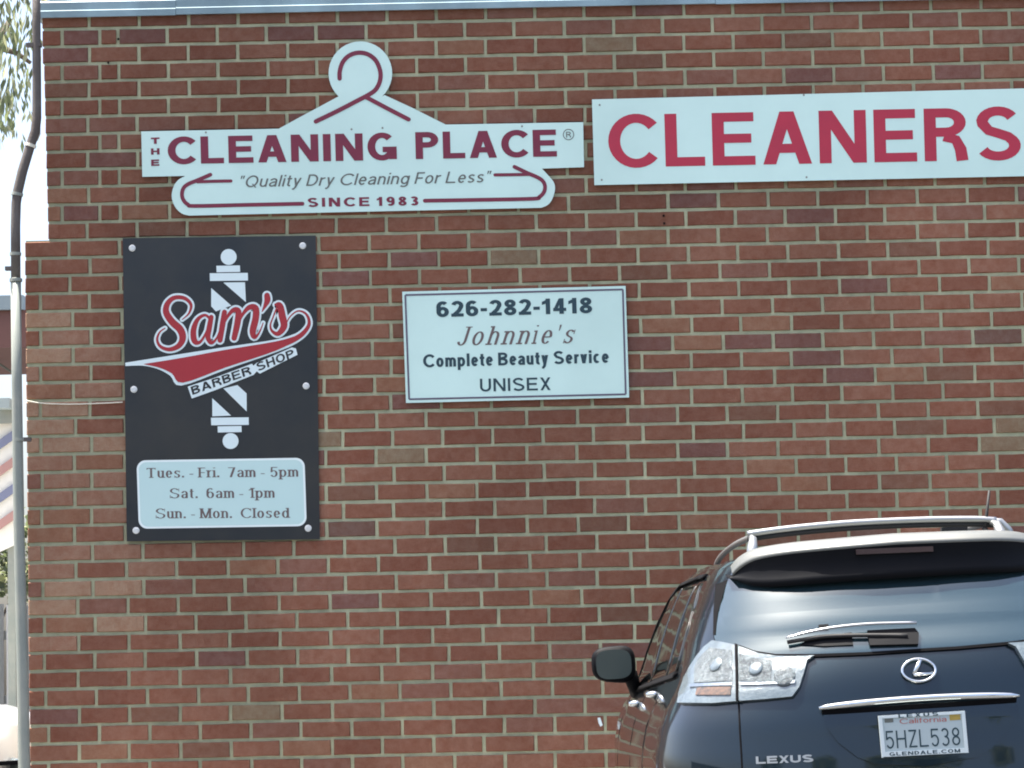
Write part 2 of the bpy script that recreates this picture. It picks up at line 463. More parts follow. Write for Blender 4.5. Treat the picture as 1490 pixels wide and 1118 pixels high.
def glyph(ch, w, t):
    """returns advance width and elements. Elements: ('P', pts) pen ribbon; ('Q', quad) polygon. Cap height 1, x-height .72"""
    h, k = w/2, t/2
    E = []
    V = lambda x, a, b: E.append(('S', x, a, b))
    def Hh(z, a, b): E.append(('Q', [(a, z-k), (b, z-k), (b, z+k), (a, z+k)]))
    def D(x0, z0, x1, z1, wd=None):
        wd = (w*1.08 if wd is None else wd)/2
        E.append(('Q', [(x0-wd, z0), (x0+wd, z0), (x1+wd, z1), (x1-wd, z1)]))
    P = lambda pts: E.append(('P', pts))
    X = .72
    if ch == ' ': return .30, E
    if ch == 'A':
        W = .80+w*.6; a = w*.55
        D(a, 0, W/2-w*.05, 1); D(W-a, 0, W/2+w*.05, 1); Hh(.30, .22, W-.22); return W, E
    if ch == 'B':
        W = .68+w*.5; V(h, 0, 1)
        P([(h, 1-k), (W*.5, 1-k)] + arc(W*.52, .75, W*.48-h-.03, .25-k, 90, -90) + [(h, .5)])
        P([(h, .5), (W*.5, .5)] + arc(W*.52, .25+k*.4, W*.48-h, .25-k*.6, 90, -90) + [(h, k)]); return W, E
    if ch == 'C':
        W = .86+w*.35; rx = (W-h*1.75)/1.76; P(arc(h+rx, .5, rx, .515-k, 40, 320, 26)); return W, E
    if ch == 'D':
        W = .70+w*.35; V(h, 0, 1); P([(h, 1-k), (W*.42, 1-k)] + arc(W*.42, .5, W*.58-h, .5-k, 90, -90) + [(h, k)]); return W, E
    if ch == 'E':
        W = .66+w*.6; V(h, 0, 1); Hh(1-k, h, W); Hh(.51, h, W-.05); Hh(k, h, W+.02); return W+.02, E
    if ch == 'F':
        W = .50+w*.4; V(h, 0, 1); Hh(1-k, h, W); Hh(.49, h, W-.05); return W, E
    if ch == 'G':
        W = .88+w*.38; P(arc(W/2, .5, W/2-h, .515-k, 45, 338, 26)); E.append(('Q', [(W-w, .03), (W, .03), (W, .45), (W-w, .45)])); Hh(.45-k+.04, W*.52, W); return W, E
    if ch == 'H':
        W = .70+w*.6; V(h, 0, 1); V(W-h, 0, 1); Hh(.52, h, W-h); return W, E
    if ch == 'I': return w, [('S', h, 0, 1)]
    if ch == 'J':
        W = .46+w*.3; P([(W-h, 1), (W-h, .30)] + arc(W/2, .26, W/2-h, .27-k, 0, -165)); 
        if w > 2.2*t: E.append(('SER', W-h, 1))
        return W, E
    if ch == 'L':
        W = .62+w*.6; V(h, 0, 1); Hh(k, h, W); return W, E
    if ch == 'M':
        W = .82+w*.6; V(h, 0, 1); V(W-h, 0, 1); D(w*.6, 1, W/2, .0 if w < .25 else .08, w*.9); D(W-w*.6, 1, W/2, .0 if w < .25 else .08, w*.9); return W, E
    if ch == 'N':
        W = .74+w*.7; V(h, 0, 1); V(W-h, 0, 1); D(h*1.1, 1, W-h*1.1, 0, w*1.15); return W, E
    if ch == 'O' or ch == 'Q':
        W = .84+w*.3; P(arc(W/2, .5, W/2-h, .515-k, 90, 450, 32))
        if ch == 'Q': D(W*.58, .28, W*.92, -.06, w*.8)
        return W, E
    if ch == 'P':
        W = .66+w*.55; V(h, 0, 1); P([(h, 1-k), (W*.5, 1-k)] + arc(W*.52, .71, W*.48-h, .29-k, 90, -90) + [(h, .42+k)]); return W, E
    if ch == 'R':
        W = .72+w*.5; V(h, 0, 1); P([(h, 1-k), (W*.5, 1-k)] + arc(W*.5, .73, W*.46-h, .27-k, 90, -90) + [(h, .46+k)])
        P([(W*.45, .46), (W*.72, .40), (W-h-.03, .22), (W-h, .0)]); return W, E
    if ch == 'S':
        W = .76+w*.45
        P(arc(W/2, .73, W/2-h-.02, .285-k, 25, 205, 12)[:-1] + [(W*.30, .56), (W*.52, .50), (W*.72, .44)] + arc(W/2, .27, W/2-h, .285-k, 30, -155, 14)); return W, E
    if ch == 'T':
        W = .70+w*.4; V(W/2, 0, 1); Hh(1-k, 0, W)
        if w > 2.2*t: E.append(('Q', [(0, .84), (t, .84), (t*1.4, 1), (0, 1)])); E.append(('Q', [(W-t, .84), (W, .84), (W, 1), (W-t*1.4, 1)]))
        return W, E
    if ch == 'U':
        W = .70+w*.5; P([(h, 1), (h, .34)] + arc(W/2, .34, W/2-h, .34+.01-k, 180, 360, 16) + [(W-h, 1)]); return W, E
    if ch == 'X':
        W = .70+w*.3; D(w*.6, 0, W-w*.6, 1); D(W-w*.6, 0, w*.6, 1); return W, E
    if ch == 'Y':
        W = .72+w*.3; V(W/2, 0, .45); D(W/2, .4, w*.6, 1); D(W/2, .4, W-w*.6, 1); return W, E
    if ch == 'Z':
        W = .60+w*.3; Hh(1-k, .02, W); Hh(k, 0, W); D(w*.55, t*.6, W-w*.55, 1-t*.6); return W, E
    if ch in 'aec':
        W = .50+w*.3; cx = W/2; rx = W/2-h; rz = X/2+.012-k
        if ch == 'c': P(arc(cx, X/2, rx, rz, 48, 312, 20)); return W, E
        if ch == 'e': P([(W-h*.9, X*.50), (h, X*.50)]); P(arc(cx, X/2, rx, rz, 0, 318, 22)); return W, E
        P([(h+.02, X*.74)] + arc(cx, X*.68, rx, X*.32+.012-k, 150, 0, 10) + [(W-h, X*.3), (W-h, 0)])
        P([(W-h, X*.58), (W*.42, X*.52)] + arc(W*.40, X*.27, W*.40-h, X*.27+.01-k, 100, 290, 12) + [(W*.68, X*.12), (W-h, X*.28)]); return W, E
    if ch in 'bdpqgo':
        W = .54+w*.35
        if ch == 'o': W = .54+w*.3
        P(arc(W/2, X/2, W/2-h, X/2+.012-k, 90, 450, 24))
        if ch == 'b': V(h, 0, 1)
        if ch == 'd': V(W-h, 0, 1)
        if ch == 'p': V(h, -.27, X)
        if ch == 'q': V(W-h, -.27, X)
        if ch == 'g': P([(W-h, X), (W-h, -.06)] + arc(W/2, -.06, W/2-h, .21-k, 0, -150, 12))
        return W, E
    if ch in 'hnmru':
        W = .48+w*.4
        if ch == 'h': V(h, 0, 1)
        if ch in 'nmr': V(h, 0, X)
        if ch in 'hn': P([(h, X*.55)] + arc(W/2, X*.62, W/2-h, X*.38+.01-k, 170, 0, 12) + [(W-h, 0)])
        if ch == 'r': W = .30+w*.3; P([(h, X*.5)] + arc(W-.02, X*.6, W-.02-h, X*.40-k, 170, 82, 8)); 
        if ch == 'm':
            W2 = .74+w*.6; s_ = (W2-w)/2
            for i in (0, 1): P([(h+i*s_, X*.55)] + arc(h+i*s_+s_/2, X*.62, s_/2, X*.38+.01-k, 170, 0, 12) + [(h+(i+1)*s_, 0)])
            return W2, E
        if ch == 'u': P([(h, X), (h, X*.38)] + arc(W/2, X*.38, W/2-h, X*.38+.01-k, 180, 350, 12)); V(W-h, 0, X)
        return W, E
    if ch == 'i': E.append(('Q', [(0, 1-t*1.1), (w, 1-t*1.1), (w, 1), (0, 1)])); V(h, 0, X); return w, E
    if ch == 'l': V(h, 0, 1); return w, E
    if ch == 't':
        W = .26+w*.5; P([(h+.07, .93), (h+.07, .2)] + arc(h+.2, .17, .13, .17-k+.01, 180, 290, 8)); Hh(X-k, 0, W); return W, E
    if ch == 'f':
        W = .26+w*.5; P([(h+.07, 0), (h+.07, .75)] + arc(h+.22, .8, .15, .2-k, 180, 80, 8)); Hh(X-k, 0, W); return W, E
    if ch == 's':
        W = .46+w*.3
        P(arc(W/2, X*.74, W/2-h-.01, X*.27-k, 25, 205, 10)[:-1] + [(W*.3, X*.57), (W*.52, X*.5), (W*.72, X*.43)] + arc(W/2, X*.26, W/2-h, X*.27-k, 30, -155, 12)); return W, E
    if ch == 'v': W = .50+w*.3; D(W/2, 0, w*.55, X); D(W/2, 0, W-w*.55, X); return W, E
    if ch == 'y':
        W = .50+w*.3; D(W/2, .02, w*.55, X); D(W/2-.02, 0, W-w*.55, X); P([(W/2, .05), (W*.42, -.14), (W*.26, -.25), (W*.08, -.24)]); return W, E
    if ch == '1':
        W = .34+w*.4; V(W-h, 0, 1); E.append(('Q', [(0, .80-t), (W-w*.6, .90-t*.9), (W-w*.3, 1), (0, .80)])); return W+.04, E
    if ch == '2':
        W = .60+w*.25; P(arc(W/2, .70, W/2-h, .31-k, 165, -20, 14) + [(W*.62, .38), (W*.30, .16), (h+.02, .02)]); Hh(k, .0, W); return W, E
    if ch == '3':
        W = .60+w*.25; P(arc(W/2-.02, .74, W/2-h-.02, .27-k, 155, -70, 12) + [(W*.42, .52)]); P([(W*.42, .54)] + arc(W/2-.01, .28, W/2-h, .29-k, 78, -150, 14)); return W, E
    if ch == '4':
        W = .62+w*.3; V(W-w*1.05, 0, 1); Hh(.26+k*.2, .0, W); D(w*.4, .25, W-w*1.25, .98, w*.85); return W, E
    if ch == '5':
        W = .60+w*.25; Hh(1-k, h*1.2, W-.02); D(w*.62, .48, w*.85, 1, w*.8); P([(w*.5, .52)] + arc(W/2, .33, W/2-h, .33-k+.01, 118, -152, 16)); return W, E
    if ch in '69':
        W = .60+w*.28
        a = arc(W/2, .32, W/2-h, .33-k, 90, 450, 20); b = [(h, .34), (h, .55)] + arc(W/2, .66, W/2-h, .35-k, 172, 42, 10)
        if ch == '9': a = [(W-x, 1-z) for x, z in a]; b = [(W-x, 1-z) for x, z in b]
        P(a); P(b); return W, E
    if ch == '7':
        W = .58+w*.25; Hh(1-k, 0, W); D(W*.36, 0, W-w*.55, 1-t*.5); return W, E
    if ch == '8':
        W = .60+w*.28; P(arc(W/2, .75, W/2-h-.03, .26-k, 90, 450, 18)); P(arc(W/2, .265, W/2-h, .275-k, 90, 450, 18)); return W, E
    if ch == '-': return .34, [('Q', [(0, .30), (.34, .30), (.34, .30+t), (0, .30+t)])]
    if ch == '.': return w, [('Q', [(0, 0), (w, 0), (w, t if t > .1 else w), (0, t if t > .1 else w)])]
    if ch == "'": return w, [('Q', [(w*.25, .68), (w*.6, .68), (w, 1), (w*.1, 1)])]
    if ch == '"': return .3, [('Q', [(.02, .72), (.08, .72), (.12, 1), (0, 1)]), ('Q', [(.18, .72), (.24, .72), (.28, 1), (.16, 1)])]
    return .5, E

def ribbon(pts, hw, ht):
    """pen with half width hw for upright strokes and ht for level ones; returns list of quads as (L,R) pairs"""
    out = []
    n = len(pts)
    closed = hypot(pts[0][0]-pts[-1][0], pts[0][1]-pts[-1][1]) < 1e-6
    for i in range(n):
        if closed:
            a = pts[i-1] if i else pts[-2]; b = pts[i+1] if i < n-1 else pts[1]
        else:
            a = pts[max(0, i-1)]; b = pts[min(n-1, i+1)]
        dx, dz = b[0]-a[0], b[1]-a[1]; l = hypot(dx, dz) or 1
        nx, nz = -dz/l, dx/l
        out.append(((pts[i][0]+nx*hw, pts[i][1]+nz*ht), (pts[i][0]-nx*hw, pts[i][1]-nz*ht)))
    return out

def text_polys(txt, w, t, gap=.13, serif=False):
    """list of polygons (each a list of (x, z), layer) for the whole line and its total width"""
    x = 0; out = []; layer = 0
    for ci, ch in enumerate(txt):
        W, els = glyph(ch, w, t)
        lay = 0
        for e in els:
            if e[0] == 'Q': out.append(([(x+a, b) for a, b in e[1]], lay))
            elif e[0] == 'P':
                rb = ribbon(e[1], w/2, t/2)
                for i in range(len(rb)-1):
                    (a, b), (c, d) = rb[i], rb[i+1]
                    out.append(([(x+a[0], a[1]), (x+b[0], b[1]), (x+d[0], d[1]), (x+c[0], c[1])], lay))
            elif e[0] == 'S':
                _, sx, z0, z1 = e
                out.append(([(x+sx-w/2, z0), (x+sx+w/2, z0), (x+sx+w/2, z1), (x+sx-w/2, z1)], lay))
                if serif:
                    for zz, sg in ((z0, 1), (z1, -1)):
                        lay += 1
                        l0 = .11 if ch not in 'nmhrudpi' or zz == z0 else .0
                        out.append(([(x+sx-w/2-.09, zz), (x+sx+w/2+l0, zz), (x+sx+w/2+l0, zz+sg*.075), (x+sx-w/2-.09, zz+sg*.075)], lay))
            elif e[0] == 'SER' and serif:
                out.append(([(x+e[1]-w/2-.12, .955), (x+e[1]+w/2+.1, .955), (x+e[1]+w/2+.1, 1), (x+e[1]-w/2-.12, 1)], lay))
            lay += 1
        if serif and ch in 'SCcs':
            hh_ = 1 if ch in 'SC' else .72
            out.append(([(x+W*.97-.045, hh_*.68), (x+W*.97, hh_*.68), (x+W*.97, hh_), (x+W*.97-.045, hh_)], lay+1))
            if ch in 'Ss': out.append(([(x+.02, 0), (x+.065, 0), (x+.065, hh_*.32), (x+.02, hh_*.32)], lay+2))
        x += W + (gap if ch != ' ' else 0) + (.06 if serif and ch != ' ' else 0)
    return out, x - gap

def lettering(name, txt, p0, p1, cap, m, parent, mapper, w=.18, t=.15, gap=.13, slant=0.0, serif=False, lean=.027, off=.002, upv=None, piece=False):
    polys, total = text_polys(txt, w, t, gap, serif)
    dx, dy = (p1[0]-p0[0])/total, (p1[1]-p0[1])/total
    ux, uy = (-lean*cap, -cap) if upv is None else upv
    mb = MB()
    for pl, lay in polys:
        pts = []
        for a, z in pl:
            aa = a + slant*z
            pts.append(mapper((p0[0] + aa*dx + ux*z, p0[1] + aa*dy + uy*z), off + lay*.00012))
        mb.add(pts, [tuple(range(len(pts)))])
    o = wflat(name, mb, m, parent)
    if not piece: o['kind'] = 'stuff'
    return o

def wflat(name, mb, m, parent):
    o = wparts(name, mb.v, mb.f, m, parent)
    return o

def poly_plate(name, pts, m, parent, t0, t1, mapper=wp, edge=None):
    """solid plate with the given photograph-survey outline, from t0 to t1 in front of the wall"""
    k = len(pts)
    bm = bmesh.new()
    fr = [bm.verts.new(mapper(p, t1)) for p in pts]; bk = [bm.verts.new(mapper(p, t0)) for p in pts]
    for a, b, c in tessellate_polygon([[v.co.copy() for v in fr]]):
        bm.faces.new((fr[a], fr[b], fr[c])); bm.faces.new((bk[c], bk[b], bk[a]))
    for i in range(k):
        f = bm.faces.new((fr[i], bk[i], bk[(i+1) % k], fr[(i+1) % k])); f.material_index = 1 if edge else 0
    bmesh.ops.recalc_face_normals(bm, faces=bm.faces)
    o0 = mapper(pts[0], t0)
    for v in bm.verts: v.co -= o0
    me = bpy.data.meshes.new(name); bm.to_mesh(me); bm.free()
    me.materials.append(m)
    if edge: me.materials.append(edge)
    o = link(name, me, parent)
    off = Vector(parent.location) if parent else Vector()
    o.location = o0 - off
    return o

def px_circle(c, r, n=28, a0=0, a1=360):
    return [(c[0]+r*cos(radians(a0+(a1-a0)*i/n)), c[1]+r*sin(radians(a0+(a1-a0)*i/n))) for i in range(n + (0 if a1-a0 == 360 else 1))]

def catmull(pts, n=6):
    out = []
    P = [pts[0]] + list(pts) + [pts[-1]]
    for i in range(1, len(P)-2):
        p0, p1, p2, p3 = P[i-1], P[i], P[i+1], P[i+2]
        for k in range(n):
            t = k/n
            out.append(tuple(.5*((2*b) + (-a+c)*t + (2*a-5*b+4*c-d)*t*t + (-a+3*b-3*c+d)*t**3) for a, b, c, d in zip(p0, p1, p2, p3)))
    out.append(tuple(pts[-1]))
    return out

def stroke(name_mb, pts, mapper, off, widths=None, width=5, cap=True, grow=0):
    """ribbon in photograph-survey coordinates with round ends; pts are smoothed already"""
    mb = name_mb
    n = len(pts)
    ws = widths if widths else [width]*n
    L = []
    for i in range(n):
        a = pts[max(0, i-1)]; b = pts[min(n-1, i+1)]
        dx, dy = b[0]-a[0], b[1]-a[1]; l = hypot(dx, dy) or 1
        h = ws[i]/2 + grow
        L.append(((pts[i][0]-dy/l*h, pts[i][1]+dx/l*h), (pts[i][0]+dy/l*h, pts[i][1]-dx/l*h)))
    base = []
    for a, b in L: base += [mapper(a, off), mapper(b, off)]
    mb.add(base, [(2*i, 2*i+1, 2*i+3, 2*i+2) for i in range(n-1)])
    if cap:
        for e in (0, n-1):
            c = px_circle(pts[e], ws[e]/2+grow, 12)
            mb.add([mapper(p, off+.0001) for p in c], [tuple(range(12))])

def letters(txt, p0, p1, cap, m, parent, w, t, gap, off, lean=.027, **kw):
    """each capital is a letter of its own"""
    _, total = text_polys(txt, w, t, gap, kw.get('serif', False))
    x = 0
    for ch in txt:
        W, _e = glyph(ch, w, t)
        a = (p0[0] + (p1[0]-p0[0])*x/total, p0[1] + (p1[1]-p0[1])*x/total)
        b = (p0[0] + (p1[0]-p0[0])*(x+W)/total, p0[1] + (p1[1]-p0[1])*(x+W)/total)
        if ch != ' ': lettering('letter', ch, a, b, cap, m, parent, wp, w=w, t=t, gap=gap, off=off, lean=lean, piece=True, **kw)
        x += W + (gap if ch != ' ' else 0) + (.06 if kw.get('serif') and ch != ' ' else 0)

# ---- sign 1: hanger shaped cleaning sign
c0 = wp((528, 230))
s1 = empty('cleaning_sign', (c0.x, WALL_Y, c0.z), 'white clothes-hanger shaped dry cleaning sign with burgundy lettering at the top left of the wall', 'sign')
out1 = [(206, 191.5), (406, 187.5), (440, 169), (494, 140)]
cc = (524.8, 106.8)
out1 += px_circle(cc, 46.3, 30, 133, 133+274)
out1 += [(560, 138.5), (600, 157), (649, 181.5), (849, 178), (850.3, 243.5), (789, 245.6)]
out1 += catmull([(789, 245.6), (797.5, 254.6), (806, 265), (808, 276), (804, 290), (797.5, 298.5), (788, 302.6)], 4)[1:]
out1 += [(520, 308.5), (276, 314)]
out1 += catmull([(276, 314), (265, 311), (255, 301), (250.3, 287), (253, 272), (260, 262), (270, 256.3)], 4)[1:]
out1 += [(207.5, 257.6)]
poly_plate('panel', out1, SIGNW, s1, .004, .022, edge=EDGE)
mb = MB()
hook = catmull([(494.6, 114.5), (494.8, 104), (499, 91), (508, 81.5), (521, 77), (535, 79), (547, 88), (553.5, 103), (553.5, 117), (547.5, 130), (537, 138), (520, 147), (492, 161.5), (460, 177)], 5)
stroke(mb, hook, wp, .0235, width=6.4)
stroke(mb, [(532, 141), (565, 158.5), (595, 174)], wp, .0239, width=6.2)
lb = catmull([(440.6, 296.7), (360, 298.4), (284, 300), (274, 297.8), (267.5, 291.5), (265.2, 283), (267.5, 274), (274.5, 268), (288, 262.5), (306.5, 254.5)], 6)
stroke(mb, lb, wp, .0235, width=5.6)
stroke(mb, [(336.5, 263.6), (312, 264), (288, 264.8)], wp, .0239, width=4.6)
rb_ = catmull([(618.6, 292.3), (700, 291), (776, 289.4), (785.5, 286.6), (791.8, 280), (793.5, 271.5), (790.5, 264), (783, 258.5), (768, 252), (749, 243)], 6)
stroke(mb, rb_, wp, .0235, width=5.6)
stroke(mb, [(720.6, 254.7), (745, 254.4), (770, 254)], wp, .0239, width=4.6)
wflat('hanger_outline', mb, BURG, s1)
letters('CLEANING', (245, 239.3), (578, 232.8), 39.5, BURG, s1, w=.26, t=.20, gap=.155, off=.0235)
letters('PLACE', (605.5, 231.8), (811, 227.8), 39.2, BURG, s1, w=.26, t=.20, gap=.155, off=.0235)
lettering('lettering', '"Quality Dry Cleaning For Less"', (347, 272.8), (712, 265.4), 16.6, GREYV, s1, wp, w=.13, t=.12, gap=.14, slant=.24, off=.0235)
lettering('lettering', 'SINCE 1983', (448, 301.4), (609.5, 299.0), 13, BURG, s1, wp, w=.26, t=.20, gap=.30, off=.0235)
for ch, yy, w_ in (('T', 209.6, 12.6), ('H', 225.3, 12.6), ('E', 241.6, 12)):
    lettering('lettering', ch, (226.5-w_/2, yy+.2), (226.5+w_/2, yy-.2), 9.2, BURG, s1, wp, w=.26, t=.24, off=.0235)
mb = MB(); rg = px_circle((827.7, 196), 7.6, 24); stroke(mb, rg + [rg[0]], wp, .0235, width=1.2, cap=False)
wflat('trademark_ring', mb, GREYV, s1)
lettering('lettering', 'R', (824.3, 200.4), (831.4, 200.2), 8.4, GREYV, s1, wp, w=.16, t=.14, off=.0235)

for p in ((512, 188.4), (557, 186.4), (300, 193), (760, 184)):
    mb = MB(); mb.lathe(wp(p, .0215), (0, -1, 0), [(0, .006), (.002, .005)], 10); mb.build('screw', PIPE_G, s1)
# ---- sign 2: CLEANERS
c0 = wp((1187, 200))
s2 = empty('cleaners_sign', (c0.x, WALL_Y, c0.z), 'long white rectangular sign reading CLEANERS in large crimson capitals, running off the right edge', 'sign')
poly_plate('panel', CLE, SIGNW, s2, .004, .030, edge=EDGE)
# each capital is a cut letter of its own
letters('CLEANERS', (886.5, 244.2), (1486.5, 232.0), 76.5, CRIM, s2, .228, .172, .145, .0312)

for p in ((873, 153), (876, 262), (1170, 138.5), (1174, 258)):
    mb = MB(); mb.lathe(wp(p, .0295), (0, -1, 0), [(0, .006), (.002, .005)], 10); mb.build('screw', PIPE_G, s2)
# ---- sign 3: beauty service
c0 = wp((750, 500))
s3 = empty('beauty_service_sign', (c0.x, WALL_Y, c0.z), 'small white beauty service sign with a phone number and a thin dark border', 'sign')
poly_plate('panel', JOH, SIGNW, s3, .004, .022, edge=EDGE)
mb = MB()
bor = [(590.2, 429.6), (906.7, 421.4), (911, 573.9), (595.8, 581.2)]
for i in range(4):
    stroke(mb, [bor[i], bor[(i+1) % 4]], wp, .0235+.0001*i, width=2.6, cap=False)
wflat('border_line', mb, PURP, s3)
letters('626-282-1418', (635.7, 461.7), (862.3, 455.6), 22.6, NAVY, s3, w=.235, t=.20, gap=.12, off=.0235)
letters("Johnnie's", (664, 503.0), (835.5, 499.4), 27, TAUPE, s3, w=.145, t=.06, gap=.16, slant=.36, serif=True, off=.0235)
letters('Complete Beauty Service', (616.4, 534.8), (886.5, 527.9), 18.6, NAVY, s3, w=.235, t=.18, gap=.13, off=.0235)
letters('UNISEX', (699.2, 570.0), (802, 567.8), 18.6, NAVY, s3, w=.17, t=.15, gap=.17, off=.0235)

# ---- sign 4: barber shop
c0 = wp((322, 565))
s4 = empty('barber_shop_sign', (c0.x, WALL_Y, c0.z), 'tall charcoal barber shop sign with red script and white opening hours panel', 'sign')
poly_plate('panel', SAM, BLACKS, s4, .003, .012)
for p in ((193, 361.5), (441, 358), (195.5, 567), (446, 562), (198.6, 772.3), (449, 769)):
    mb = MB(); mb.lathe(wp(p, .0115), (0, -1, 0), [(0, .018), (.006, .018), (.010, .012)], 14)
    cap_o = mb.build('screw_cap', CAPM, s4)
A0 = .0132
mb = MB()
def padd(mb, pts, off): mb.add([wp(p, off) for p in pts], [tuple(range(len(pts)))])
def ppoly(name, polys, m, off):
    for i, pts in enumerate(polys):
        bm = bmesh.new(); f = bm.faces.new([bm.verts.new(wp(p, off)) for p in pts]); bmesh.ops.triangulate(bm, faces=[f])
        o0 = wp(pts[0], off)
        for v in bm.verts: v.co -= o0
        me = bpy.data.meshes.new(name); bm.to_mesh(me); bm.free()
        o = link(name, me, s4, m); o.location = o0 - Vector(s4.location)
def rect(x0, x1, y0, y1): return [(x0, y0+.3), (x1, y0-.3), (x1+.3, y1-.3), (x0+.3, y1+.3)]
def merged(name, polys, m, off):
    bm = bmesh.new()
    for pts in polys:
        vv = [bm.verts.new(wp(p, off)) for p in pts]
        for a, b, c in tessellate_polygon([[v.co.copy() for v in vv]]): bm.faces.new((vv[a], vv[b], vv[c]))
    o0 = wp(polys[0][0], off)
    for v in bm.verts: v.co -= o0
    me = bpy.data.meshes.new(name); bm.to_mesh(me); bm.free()
    o = link(name, me, s4, m); o.location = o0 - Vector(s4.location); return o
merged('barber_pole_print', [px_circle((333.2, 374.2), 11.6), rect(315.3, 349.6, 386.8, 396.2), rect(305.7, 361, 397.6, 408.8),
       [(325.5, 411.4), (356.9, 411), (358.3, 440)], [(307.8, 419.4), (337, 445), (326, 449), (314.6, 453.5), (307.8, 446)]], SIGNPALE, A0)
merged('barber_pole_print', [[(325.5, 565.5), (346, 560.7), (359.3, 572.8), (359.5, 599)], [(309.3, 579.7), (336.8, 605), (309.5, 606)],
       rect(307.5, 362.3, 607.8, 618.8), rect(317.2, 351.8, 620.4, 629.3), px_circle((336, 642), 11.6)], SIGNPALE, A0)
# hours panel with rounded corners
def rrect(tl, tr, br, bl, r):
    out = []
    for c, a0, sx, sy in ((tl, 180, 1, 1), (tr, 270, -1, 1), (br, 0, -1, -1), (bl, 90, 1, -1)):
        out += [(c[0]+sx*r + r*cos(radians(a0+90*i/7)), c[1]+sy*r + r*sin(radians(a0+90*i/7))) for i in range(8)]
    return out
merged('hours_border', [rrect((199.5, 670), (444, 666.5), (446.5, 766), (202, 769.5), 13)], SIGNW2, A0)
merged('hours_panel', [rrect((202.5, 673), (441, 669.6), (443.4, 763), (205, 766.4), 11)], HOURS, A0+.0006)
lettering('lettering', 'Tues. - Fri.  7am - 5pm', (214, 695.6), (435.5, 693.8), 14.2, TAUPE, s4, wp, w=.18, t=.065, gap=.10, serif=True, off=A0+.0014, lean=.015)
lettering('lettering', 'Sat.  6am - 1pm', (247.5, 725.3), (401, 724.4), 14.2, TAUPE, s4, wp, w=.18, t=.065, gap=.10, serif=True, off=A0+.0014, lean=.015)
lettering('lettering', 'Sun. - Mon.  Closed', (227, 754.6), (422, 753.6), 14.2, TAUPE, s4, wp, w=.18, t=.065, gap=.10, serif=True, off=A0+.0014, lean=.015)
# script word: centre lines traced from the sign, drawn first wide in white then in red
def c4(x, y): return (160+x/4.14, 330+y/4.14)
script = [
 ([(437, 560), (478, 522), (490, 470), (452, 432), (392, 428), (350, 462), (340, 515), (375, 572), (425, 620), (440, 672), (416, 718), (360, 740), (306, 722), (286, 680), (302, 636), (334, 612)],
  [5, 11, 18, 22, 26, 32, 38, 42, 44, 40, 32, 24, 18, 14, 10, 6]),
 ([(608, 560), (575, 533), (530, 560), (505, 625), (512, 690), (545, 695), (580, 640), (600, 580)], [16, 16, 24, 34, 34, 18, 12, 10]),
 ([(612, 545), (600, 610), (592, 665), (612, 700), (645, 672), (672, 600), (692, 520)], [28, 32, 30, 22, 12, 10, 20]),
 ([(692, 515), (680, 590), (665, 685)], [30, 34, 30]),
 ([(672, 640), (700, 560), (742, 505), (775, 510), (770, 580), (750, 672)], [8, 14, 26, 36, 38, 32]),
 ([(762, 640), (790, 550), (835, 490), (878, 490), (880, 550), (862, 630), (872, 668), (900, 640), (925, 580)], [8, 14, 28, 38, 40, 38, 22, 10, 5]),
 ([(948, 415), (950, 445), (935, 480), (918, 512)], [34, 36, 20, 5]),
 ([(1000, 470), (1025, 475), (1040, 540), (1050, 600), (1015, 645), (980, 630), (968, 595), (985, 545), (1010, 480)], [16, 36, 42, 40, 28, 16, 10, 8, 10]),
 ([(1058, 600), (1085, 545), (1135, 508), (1185, 528), (1202, 585), (1168, 640), (1110, 680), (1040, 708)], [6, 7, 9, 14, 20, 26, 32, 38]),
]
mw, mr = MB(), MB()
for i, (pts, ws) in enumerate(script):
    full = catmull([(*c4(*p), w_/4.14) for p, w_ in zip(pts, ws)], 5)
    P2 = [(a, b) for a, b, c in full]; W2 = [max(.8, c) for a, b, c in full]
    stroke(mw, P2, wp, A0+.0006+i*.00015, widths=W2, grow=2.9)
    stroke(mr, P2, wp, A0+.0024+i*.00015, widths=W2, grow=0)
wflat('script_outline', mw, SIGNPALE, s4); wflat('script_lettering', mr, SIGNRED, s4)
sw_top = catmull([(94, 820), (400, 772), (700, 725), (1000, 680), (1130, 640)], 4)
merged('swoosh_outline', [[c4(*p) for p in sw_top + catmull([(1180, 640), (1130, 700), (1000, 758), (700, 862), (432, 958), (365, 898), (290, 858), (200, 838), (95, 840)], 4)]], SIGNPALE, A0+.0022)
merged('swoosh', [[c4(*p) for p in catmull([(205, 828), (440, 790), (700, 742), (1000, 692), (1130, 655), (1165, 640)], 4) + catmull([(1150, 670), (1000, 748), (700, 848), (442, 940), (375, 885), (300, 850), (205, 829)], 4)]], SIGNRED, A0+.0040)
merged('banner', [[c4(*p) for p in [(470, 964), (620, 915), (858, 826), (866, 838), (884, 822), (1098, 728), (1122, 734), (1132, 772), (1000, 838), (905, 886), (886, 872), (868, 893), (640, 984), (495, 1036)]]], SIGNPALE, A0+.0046)
lettering('lettering', 'BARBER', c4(500, 1014), c4(856, 888), 13, BLACKS, s4, wp, w=.20, t=.18, gap=.14, off=A0+.0056, upv=(-3.2, -11.6))
lettering('lettering', 'SHOP', c4(893, 872), c4(1116, 785), 13, BLACKS, s4, wp, w=.20, t=.18, gap=.14, off=A0+.0056, upv=(-3.2, -11.6))

